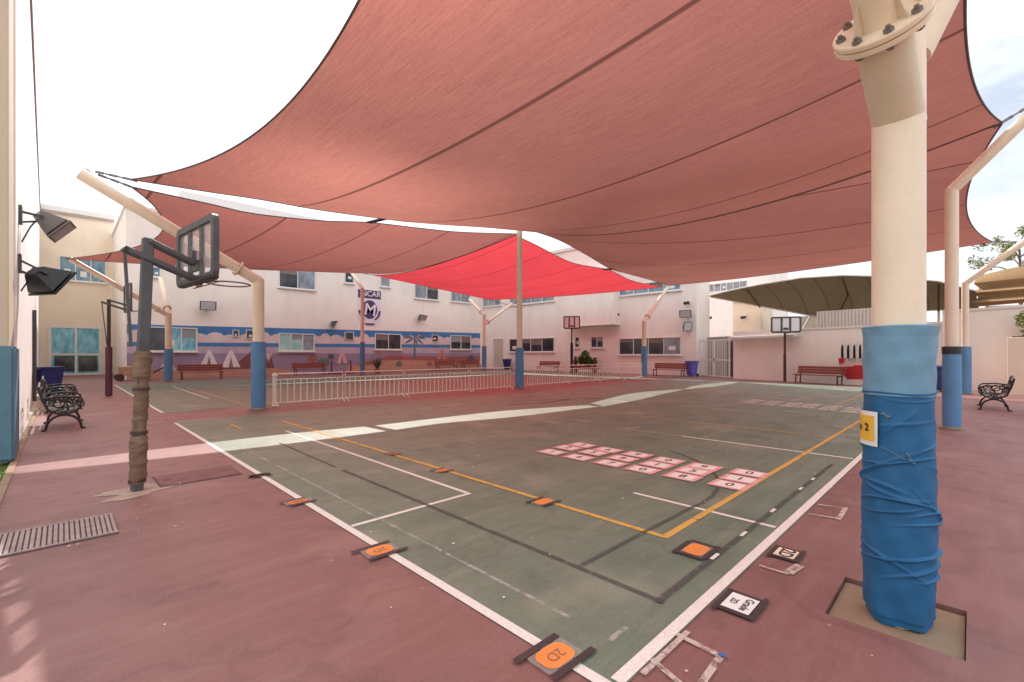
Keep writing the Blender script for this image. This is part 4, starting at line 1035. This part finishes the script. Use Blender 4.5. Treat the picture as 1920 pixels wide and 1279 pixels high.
# gate
gx0, gx1 = Vector((30.75, 13.0, 0)), Vector((29.45, 10.55, 0)); gd = (gx1 - gx0); gl = gd.length
t = thing('metal_gate', 'pale barred metal gate between the pink building and the boundary wall', 'gate', tuple(gx0), math.atan2(gd.y, gd.x))
g = MB()
for x in (.03, gl / 2, gl - .03): g.box((x, 0, 1.22), (.06, .06, 2.4))
for z in (.08, 1.12, 2.4): g.box((gl / 2, .04, z), (gl, .05, .07))
g.build('frame', M_trim, t)
g = MB()
for k in range(1, 18): g.box((gl * k / 18, .005, 1.24), (.022, .022, 2.3))
g.build('grille', M_trim, t)
MB().box((gl * .52, -.06, 1.15), (.04, .06, .16)).build('handle', M_darksteel, t)
t = thing('boundary_wall', 'short wall stub behind the gate with dark doorway', 'wall', (31.9, 11.6, 0), math.atan2(gd.y, gd.x))
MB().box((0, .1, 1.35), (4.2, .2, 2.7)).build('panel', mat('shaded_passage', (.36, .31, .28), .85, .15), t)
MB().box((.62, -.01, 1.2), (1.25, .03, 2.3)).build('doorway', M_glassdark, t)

# corrugated fence beyond the wall
p0, p1 = atZ(1532, 620, 30), atZ(1662, 620, 27)
t = thing('corrugated_fence', 'pale corrugated sheet fence standing above the boundary wall', 'fence', (p0.x, p0.y, 0), math.atan2(p1.y - p0.y, p1.x - p0.x))
ln = ((p1 - p0).xy).length; P = [[], []]
for k in range(121):
    x = ln * k / 120; yy = .05 * (1 if (k // 3) % 2 else -1)
    P[0].append((x, yy, 0)); P[1].append((x, yy, 4.3))
MB().grid(P).build('sheet', mat('fence_sheet', (.60, .52, .46), .6, .1), t)
g = MB()
for k in range(4): g.box((ln * k / 3.05 + .05, .12, 2.15), (.09, .09, 4.3))
g.build('post', M_darksteel, t)

# ------------------------------------------------------------------ tents beyond the wall
def patch(rows_):
    rows_ = [[Vector(p) for p in r] for r in rows_]; out = []
    def cr(pts, t_):
        n_ = len(pts) - 1; f = t_ * n_; i = min(int(f), n_ - 1); k = f - i
        p0, p1, p2, p3 = pts[max(i - 1, 0)], pts[i], pts[i + 1], pts[min(i + 2, n_)]
        return .5 * ((2 * p1) + (p2 - p0) * k + (2 * p0 - 5 * p1 + 4 * p2 - p3) * k * k + (3 * p1 - p0 - 3 * p2 + p3) * k ** 3)
    cols = [[cr(r, j / 48) for j in range(49)] for r in rows_]
    for i in range(25): out.append([cr([c[j] for c in cols], i / 24) for j in range(49)])
    return out
t = thing('shade_tent', 'large grey arched fabric tent above the boundary wall', 'tent', (0, 0, 0))
top = [atZ(u, v, Z) for u, v, Z in ((1328, 554, 33.3), (1400, 538, 31), (1500, 521, 29.5), (1580, 516, 28.7), (1660, 518, 27.6), (1760, 527, 26.3), (1830, 545, 25.5))]
mid = [atZ(u, v, Z) for u, v, Z in ((1330, 555, 33.6), (1412, 555, 32.8), (1512, 552, 32), (1590, 551, 31.2), (1670, 547, 30), (1760, 549, 28.6), (1832, 560, 27))]
bot = [atZ(u, v, Z) for u, v, Z in ((1332, 557, 33.8), (1425, 574, 33.8), (1520, 592, 33.8), (1565, 599, 33.5), (1640, 588, 32.5), (1760, 581, 31), (1836, 580, 29))]
MB().grid(patch([top, mid, bot])).build('cloth', M_tent, t, smooth=True)
MB().tube(top, .05, 8).build('hem', M_trim, t, smooth=True)
MB().tube(bot, .05, 8).build('hem', M_trim, t, smooth=True)
for k in (1, 3, 5):
    MB().tube([top[k] + Vector((0, 0, -.12)), mid[k] + Vector((0, 0, -.12)), bot[k] + Vector((0, 0, -.1))], .05, 8).build('rib', M_tent, t, smooth=True)
MB().tube([bot[2] , bot[2] + Vector((-.5, .5, -1.2)), bot[2] + Vector((-.8, .7, -4.6))], .07, 8).build('support', M_trim, t)
MB().tube([bot[5], Vector((bot[5].x, bot[5].y, 0))], .08, 8).build('support', M_trim, t)
t = thing('shade_tent', 'tan fabric tent with folded end at the right edge', 'tent', (0, 0, 0))
rowz = [(1838, 517, 26), (1826, 531, 26), (1836, 541, 26.2), (1823, 549, 26), (1834, 558, 26.2), (1822, 568, 26), (1834, 575, 26.4)]
far_ = [(1985, 492, 22), (1985, 514, 22), (1985, 526, 22.3), (1985, 536, 22), (1985, 546, 22.3), (1985, 556, 22), (1985, 562, 22.4)]
rows_ = [[atZ(*p), (atZ(*p) + atZ(*q)) / 2 + Vector((0, 0, .12 if i == 0 else 0)), atZ(*q)] for i, (p, q) in enumerate(zip(rowz, far_))]
MB().grid(patch(rows_)).build('cloth', M_tan, t, smooth=True)
pa, pb = atZ(1850, 575, 26.6), atZ(1985, 572, 22.6)
MB().tube([pa, pb], .06, 8).build('beam', M_shadowtrim, t)
MB().tube([(pb.x, pb.y, 0), pb], .08, 8).build('support', M_trim, t)
MB().tube([(pa.x, pa.y, 0), pa], .08, 8).build('support', M_trim, t)

# planter wall, shrub, tree at the right edge
px_, py_ = G(1893, 742)
t = thing('planter', 'tall cream planter box with green shrub at the right edge', 'planter', (px_ + .6, py_ - .75, 0), -SL)
MB().box((0, 0, 1.05), (1.2, 1.3, 2.1)).build('box', M_cream, t, bevel=.01)
MB().box((0, 0, 2.12), (1.0, 1.1, .06)).build('soil', M_bark, t)
def leaves(n, fn, size, rnd):
    g = MB()
    for _ in range(n):
        c = Vector(fn()); d = Vector((rnd.gauss(0, 1), rnd.gauss(0, 1), rnd.gauss(0, .7))).normalized()
        u2 = d.cross(Vector((rnd.gauss(0, 1), rnd.gauss(0, 1), rnd.gauss(0, 1)))).normalized(); s = size * rnd.uniform(.6, 1.3)
        g.add([c - d * s, c + u2 * s * .42, c + d * s, c - u2 * s * .42], [(0, 1, 2, 3)])
    return g
rnd = random.Random(9)
def blob(cs):
    def f():
        c, r = rnd.choice(cs); v = Vector((rnd.gauss(0, 1), rnd.gauss(0, 1), rnd.gauss(0, 1))).normalized() * r * rnd.random() ** .45
        return Vector(c) + v
    return f
t2 = thing('shrub', 'light green shrub growing in the planter box', 'shrub', (px_ + .6, py_ - .75, 2.12))
leaves(700, blob([((0, 0, .35), .5), ((.3, -.3, .5), .4), ((-.35, .2, .4), .35), ((.1, .3, .7), .3)]), .09, rnd).build('foliage', M_leafpale, t2)
MB().cyl((0, 0, 0), (0, 0, .4), .03, n=8).cyl((0, 0, .1), (.25, -.2, .5), .02, n=8).build('stem', M_bark, t2)
tp = atZ(1915, 505, 34)
t = thing('tree', 'sparse leafy tree behind the tan tent at the right edge', 'tree', (tp.x, tp.y, 0))
g = MB().tube([(0, 0, 0), (.1, .05, 3), (.05, 0, 6.5), (.0, .1, 9.5)], [.18, .15, .11, .05], 10)
br = []
for k in range(14):
    z = 5.2 + k * .36; a = k * 2.4; l_ = 2.5 - k * .07
    e = (l_ * math.cos(a), l_ * math.sin(a), z + 1.0); br.append(e)
    g.tube([(.05, .03, z), (e[0] * .5, e[1] * .5, z + .7), e], [.06, .04, .015], 6)
g.build('trunk', M_bark, t, smooth=True)
cl = [(Vector(e) * f_ + Vector((rnd.uniform(-.3, .3), rnd.uniform(-.3, .3), rnd.uniform(-.2, .3))) + Vector((0, 0, (1 - f_) * e[2])), rnd.uniform(.3, .6)) for e in br for f_ in (1.0, .72, 1.15)]
leaves(3600, blob(cl), .12, rnd).build('crown', M_leafpale, t)

t = thing('plastic_table', 'pale blue white table at the right edge beside the iron bench', 'table', (16.6, -1.55, 0), math.radians(10))
MB().box((0, 0, .98), (1.6, .9, .1)).build('tabletop', mat('pale_blue_plastic', (.50, .55, .66), .5, .08), t, bevel=.03, seg=2)
for sx in (-.7, .7):
    for sy in (-.36, .36): MB().bar((sx, sy, 0), (sx * .95, sy * .95, .93), .05, .05).build('leg', M_trim, t)

# ------------------------------------------------------------------ floodlights, cameras
def flood(label, loc, aim, size, m, arm_to, glass=True, dep=.5):
    t = thing('floodlight', label, 'floodlight', loc, 0, 'floodlights fixed on the walls')
    d = Vector(aim).normalized(); u2 = d.cross(Vector((0, 0, 1))).normalized(); w2 = u2.cross(d)
    W, H, D = size[0] / 2, size[1] / 2, size[0] * dep
    fr = [d * D / 2 + u2 * (a * W) + w2 * (b_ * H) for a, b_ in ((-1, -1), (1, -1), (1, 1), (-1, 1))]
    bk = [-d * D / 2 + u2 * (a * W * .45) + w2 * (b_ * H * .4) for a, b_ in ((-1, -1), (1, -1), (1, 1), (-1, 1))]
    MB().add(bk + fr, [(3, 2, 1, 0), (4, 5, 6, 7), (0, 1, 5, 4), (1, 2, 6, 5), (2, 3, 7, 6), (3, 0, 4, 7)]).build('housing', m, t, bevel=.012)
    f2 = [p * 1.06 + d * .012 for p in fr]
    MB().prism(f2, d * .035).build('bezel', m, t, bevel=.006)
    MB().add([p * .9 + d * (D * .05 + .06) for p in fr], [(0, 1, 2, 3)]).build('lens', M_lampglass, t)
    a2 = Vector(arm_to) - Vector(loc)
    g = MB().bar(a2 + Vector((0, 0, .06)), -d * D * .2 + u2 * W * .7, .05, .03).bar(a2 + Vector((0, 0, -.12)), -d * D * .2 - u2 * W * .7, .04, .03)
    g.box(a2, (.05, .2, .3)); g.build('bracket', M_darksteel, t)
    g = MB().cyl(-d * D * .25 - u2 * (W * .5), -d * D * .25 + u2 * (W * .5), .07, n=16); g.build('ballast', M_lampglass if m is M_lampgrey else M_darksteel, t, smooth=True)
    MB().tube([-d * D * .4, -d * D * .5 + Vector((-.1, 0, -.25)), a2 + Vector((0.02, 0, -.45))], .012, 6).build('cable', M_black, t)
    return t
flood('grey floodlight on the left wall, upper one of two', (-.16, 11.6, 3.86), (.62, -.1, -.55), (.48, .42), M_lampgrey, (-.5, 11.3, 3.85), dep=.75)
flood('black floodlight on the left wall, lower one of two', (-.24, 11.3, 2.84), (.6, .35, -.5), (.62, .5), M_black, (-.5, 11.1, 3.0), dep=.45)
def wflood(u, v, Y, label, aim=(0, -.8, -.6), s=(.75, .5)):
    x, z = onY(u, v, Y); return flood(label, (x, Y - .4, z), aim, s, M_darksteel, (x, Y - .03, z))
wflood(387, 573, YM, 'dark floodlight on the mural building between the two left posts', (-.1, -.95, -.25), (.85, .55))
wflood(621, 607, YM, 'dark tilted floodlight just above the blue mural band', (.75, -.5, -.5), (.6, .6))
wflood(786, 594, YM, 'dark floodlight on the mural building right of the shield sign')
def xflood(u, v, label, aim=(-.8, 0, -.55), s=(.75, .6)):
    y, z = onX(u, v, XR); return flood(label, (XR - .4, y, z), aim, s, M_darksteel, (XR - .03, y, z))
xflood(1291, 588, 'dark floodlight at the right end of the pink building, upper one', (-.9, -.2, -.3), (.75, .5)); xflood(1291, 612, 'dark floodlight at the right end of the pink building, lower one', (-.5, -.8, -.2), (.6, .6))
def camera_dome(u, v, label, X=XR):
    y, z = onX(u, v, X); t = thing('security_camera', label, 'camera', (X - .02, y, z), 0, 'small wall cameras')
    MB().box((-.05, 0, .1), (.1, .16, .16)).build('mount', M_trim, t)
    MB().cyl((-.1, 0, 0), (-.45, .1, -.06), .11, n=14).build('body', M_black, t, smooth=True)
camera_dome(1161, 590, 'small black camera on the pink building, right of the projecting bay')
camera_dome(1292, 568, 'small dark camera above the two floodlights')
for (u, v, lb) in ((1322, 597, 'small spotlight on the cream rear wall, left one of two'), (1334, 596, 'small spotlight on the cream rear wall, right one of two'), (1397, 595, 'dark wall lamp on the cream rear wall under the tent')):
    camera_dome(u, v, lb, 37.5)

# ------------------------------------------------------------------ plants and small things by the mural
def agave(label, x, y, h, pot_m, n=26, seed=1):
    t = thing('potted_plant', label, 'potted plant', (x, y, 0), 0, 'spiky potted plants by the mural')
    MB().lathe([(.16, 0), (.22, .3), (.24, .32), (.24, .36), (.2, .36), (.19, .32)], n=18).build('pot', pot_m, t, smooth=True)
    r_ = random.Random(seed); g = MB()
    for k in range(n):
        a = k * 2.4; tl = r_.uniform(.25, 1.0); L_ = h * r_.uniform(.75, 1.1)
        d = Vector((math.cos(a) * (1 - tl * .6), math.sin(a) * (1 - tl * .6), .35 + tl)).normalized(); s = Vector((-math.sin(a), math.cos(a), 0)) * .045
        p = Vector((0, 0, .34))
        g.add([p - s * .6, p + s * .6, p + d * L_ * .5 + s, p + d * L_ * .5 - s, p + d * L_ + Vector((0, 0, -.05))], [(0, 1, 2, 3), (3, 2, 4)])
    g.build('leaves', M_agave, t)
agave('spiky potted plant beside the left end of the railing', 8.3, 29.9, .95, M_terra, seed=2)
agave('spiky potted plant under the dark two pane mural window', 17.0, 31.7, 1.15, M_terra, seed=3)
x, y = 29.6, onX(1097, 690, 29.6)[0]
t = thing('planter', 'low wooden planter bench under the small windows of the pink building', 'planter', (x, y, 0), -math.pi / 2)
MB().box((0, 0, .42), (2.3, .5, .26)).build('trough', M_wood, t, bevel=.01)
for s in (-.9, .9): MB().box((s, 0, .15), (.1, .42, .29)).build('leg', M_benchdark, t)
t = thing('shrub', 'bushy green plant with pale flower in the wooden planter', 'shrub', (x, y, .55))
leaves(900, blob([((0, 0, .55), .55), ((0, .35, .4), .4), ((0, -.4, .35), .4), ((0, 0, .9), .35)]), .13, rnd).build('foliage', M_leaf, t)
MB().cyl((0, 0, 0), (0, 0, .7), .04, n=8).build('stem', M_bark, t)
for s, lb in ((.95, 'dark clay urn at the left end of the wooden planter'), (-.95, 'dark clay urn with pale top at the right end of the wooden planter')):
    t = thing('clay_urn', lb, 'urn', (x, y + s, .551))
    MB().lathe([(.1, 0), (.17, .25), (.18, .4), (.1, .58), (.13, .66), (.09, .7)], n=18).build('body', M_benchdark, t, smooth=True)
    MB().lathe([(.1, .695), (.12, .75), (.04, .8)], n=14).build('lid', M_terra if s > 0 else M_signw, t, smooth=True)
x, y = onY(640, 690, 33.4)[0], 33.4
t = thing('rope_stand', 'dark framed low stand in front of the mural behind the railing', 'stand', (x, y, 0))
g = MB()
for sx in (-.75, .75): g.cyl((sx, 0, 0), (sx, 0, 1.0), .05, n=10)
g.build('post', M_benchdark, t, smooth=True)
MB().tube([(-.75 + .15 * i, 0, .93 - .22 * math.sin(math.pi * i / 10)) for i in range(11)], .025, 6).build('rope', M_browncloth, t, smooth=True)
MB().box((0, 0, .06), (1.8, .5, .12)).build('base', M_wood, t)
x, y = G(226, 716); y = 33.4; x = onY(226, 690, y)[0]
t = thing('hand_cart', 'small wooden hand cart beside the entrance, behind the wrapped pole', 'cart', (x + .5, y, 0))
MB().box((.15, 0, .55), (1.5, .7, .5)).build('box', mat('plain_wood', (.50, .33, .20), .7, .2), t, bevel=.02)
for yy in (-.4, .4): MB().cyl((-.55, yy - .03, .2), (-.55, yy + .03, .2), .2, n=20).build('wheel', M_benchdark, t)
MB().tube([(.9, -.25, .4), (1.5, -.25, .75)], .03, 8).tube([(.9, .25, .4), (1.5, .25, .75)], .03, 8).build('handle', M_benchdark, t)
MB().box((.7, 0, .15), (.08, .5, .3)).build('prop', M_benchdark, t)

# pale grit and paper bits scattered on the paint
rl = random.Random(17); g = MB()
for _ in range(150):
    x, y = rl.uniform(-.2, 9), rl.uniform(.2, 9); r_ = rl.uniform(.004, .013); a = rl.uniform(0, 6.28)
    if hx0 - .05 < x < hx1 + .05 and y < hy1 + .05: continue
    pts = [(x + r_ * rl.uniform(.6, 1.2) * math.cos(a + k * 1.26), y + r_ * rl.uniform(.5, 1.2) * math.sin(a + k * 1.26)) for k in range(5)]
    g.prism([(p[0], p[1], .0115) for p in pts], (0, 0, r_ * .4))
tag(g.build('litter', mat('pale_grit', (.72, .64, .56), .8, .3)), kind='stuff')
# grass strip by the left kerb
rg = random.Random(5); g = MB()
g.add([(-2.5, 3, -.03), (-.50, 3, -.03), (-.50, 10.0, -.03), (-2.5, 10.0, -.03)], [(0, 1, 2, 3)])
for _ in range(5000):
    x, y = rg.uniform(-1.4, -.52), rg.uniform(4, 9.9); a = rg.uniform(0, 6.28); h_ = rg.uniform(.03, .08); dx, dy = .005 * math.cos(a), .005 * math.sin(a)
    g.add([(x - dx, y - dy, -.03), (x + dx, y + dy, -.03), (x + rg.uniform(-.02, .02), y + rg.uniform(-.02, .02), -.03 + h_)], [(0, 1, 2)])
tag(g.build('grass', mat('grass_green', (.11, .17, .035), .8, .4)), kind='stuff')

# ------------------------------------------------------------------ light, sky, camera
SD = Vector((.465, .90, 1.0)).normalized()
el_, az = math.asin(SD.z), math.atan2(SD.x, SD.y)
li = bpy.data.lights.new('sun', 'SUN'); li.energy = 5.0; li.angle = math.radians(.5); li.color = (1, .96, .90)
lo = bpy.data.objects.new('sun', li); C.objects.link(lo); lo.rotation_euler = (-SD).to_track_quat('-Z', 'Y').to_euler(); lo.location = (10, 20, 30)
w = bpy.data.worlds.new('World'); sc.world = w; w.use_nodes = True
nt = w.node_tree; nt.nodes.clear()
out = N(nt, 'ShaderNodeOutputWorld'); bg = N(nt, 'ShaderNodeBackground'); bg.inputs['Strength'].default_value = .15
sky = N(nt, 'ShaderNodeTexSky', sky_type='NISHITA', sun_disc=False)
sky.sun_elevation = el_; sky.sun_rotation = az; sky.air_density = 1.0; sky.dust_density = 2.5; sky.ozone_density = 1.0
tc = N(nt, 'ShaderNodeTexCoord'); mp = N(nt, 'ShaderNodeMapping'); mp.inputs['Scale'].default_value = (1, 1, 2.6); L(nt, tc.outputs['Generated'], mp.inputs[0])
cn = noise(nt, mp.outputs[0], 1.7, 8, .62)
cf = ramp(nt, cn, [(.34, (.25,) * 3), (.62, (.9,) * 3)])
sp = N(nt, 'ShaderNodeSeparateXYZ'); L(nt, tc.outputs['Generated'], sp.inputs[0])
veil = ramp(nt, sp.outputs['Z'], [(.15, (.40, .41, .43)), (.75, (1, 1, 1))])
vs_ = N(nt, 'ShaderNodeVectorMath', operation='SCALE'); L(nt, veil, vs_.inputs[0]); vs_.inputs['Scale'].default_value = 18.5
c = mixc(nt, cf, sky.outputs[0], vs_.outputs[0])
L(nt, c, bg.inputs[0]); L(nt, bg.outputs[0], out.inputs[0])

cam = bpy.data.cameras.new('camera'); co = bpy.data.objects.new('camera', cam); C.objects.link(co)
co.location = (0, 0, HCAM); co.rotation_euler = (math.pi / 2, 0, -TH)
cam.sensor_width = 36; cam.lens = FPX / 1920 * 36; cam.shift_y = 24.5 / 1920; cam.clip_end = 1500; cam.clip_start = .05
sc.camera = co
sc.view_settings.view_transform = 'Standard'; sc.view_settings.look = 'None'; sc.view_settings.exposure = 0
sc.cycles.max_bounces = 10; sc.cycles.diffuse_bounces = 6; sc.cycles.transparent_max_bounces = 12
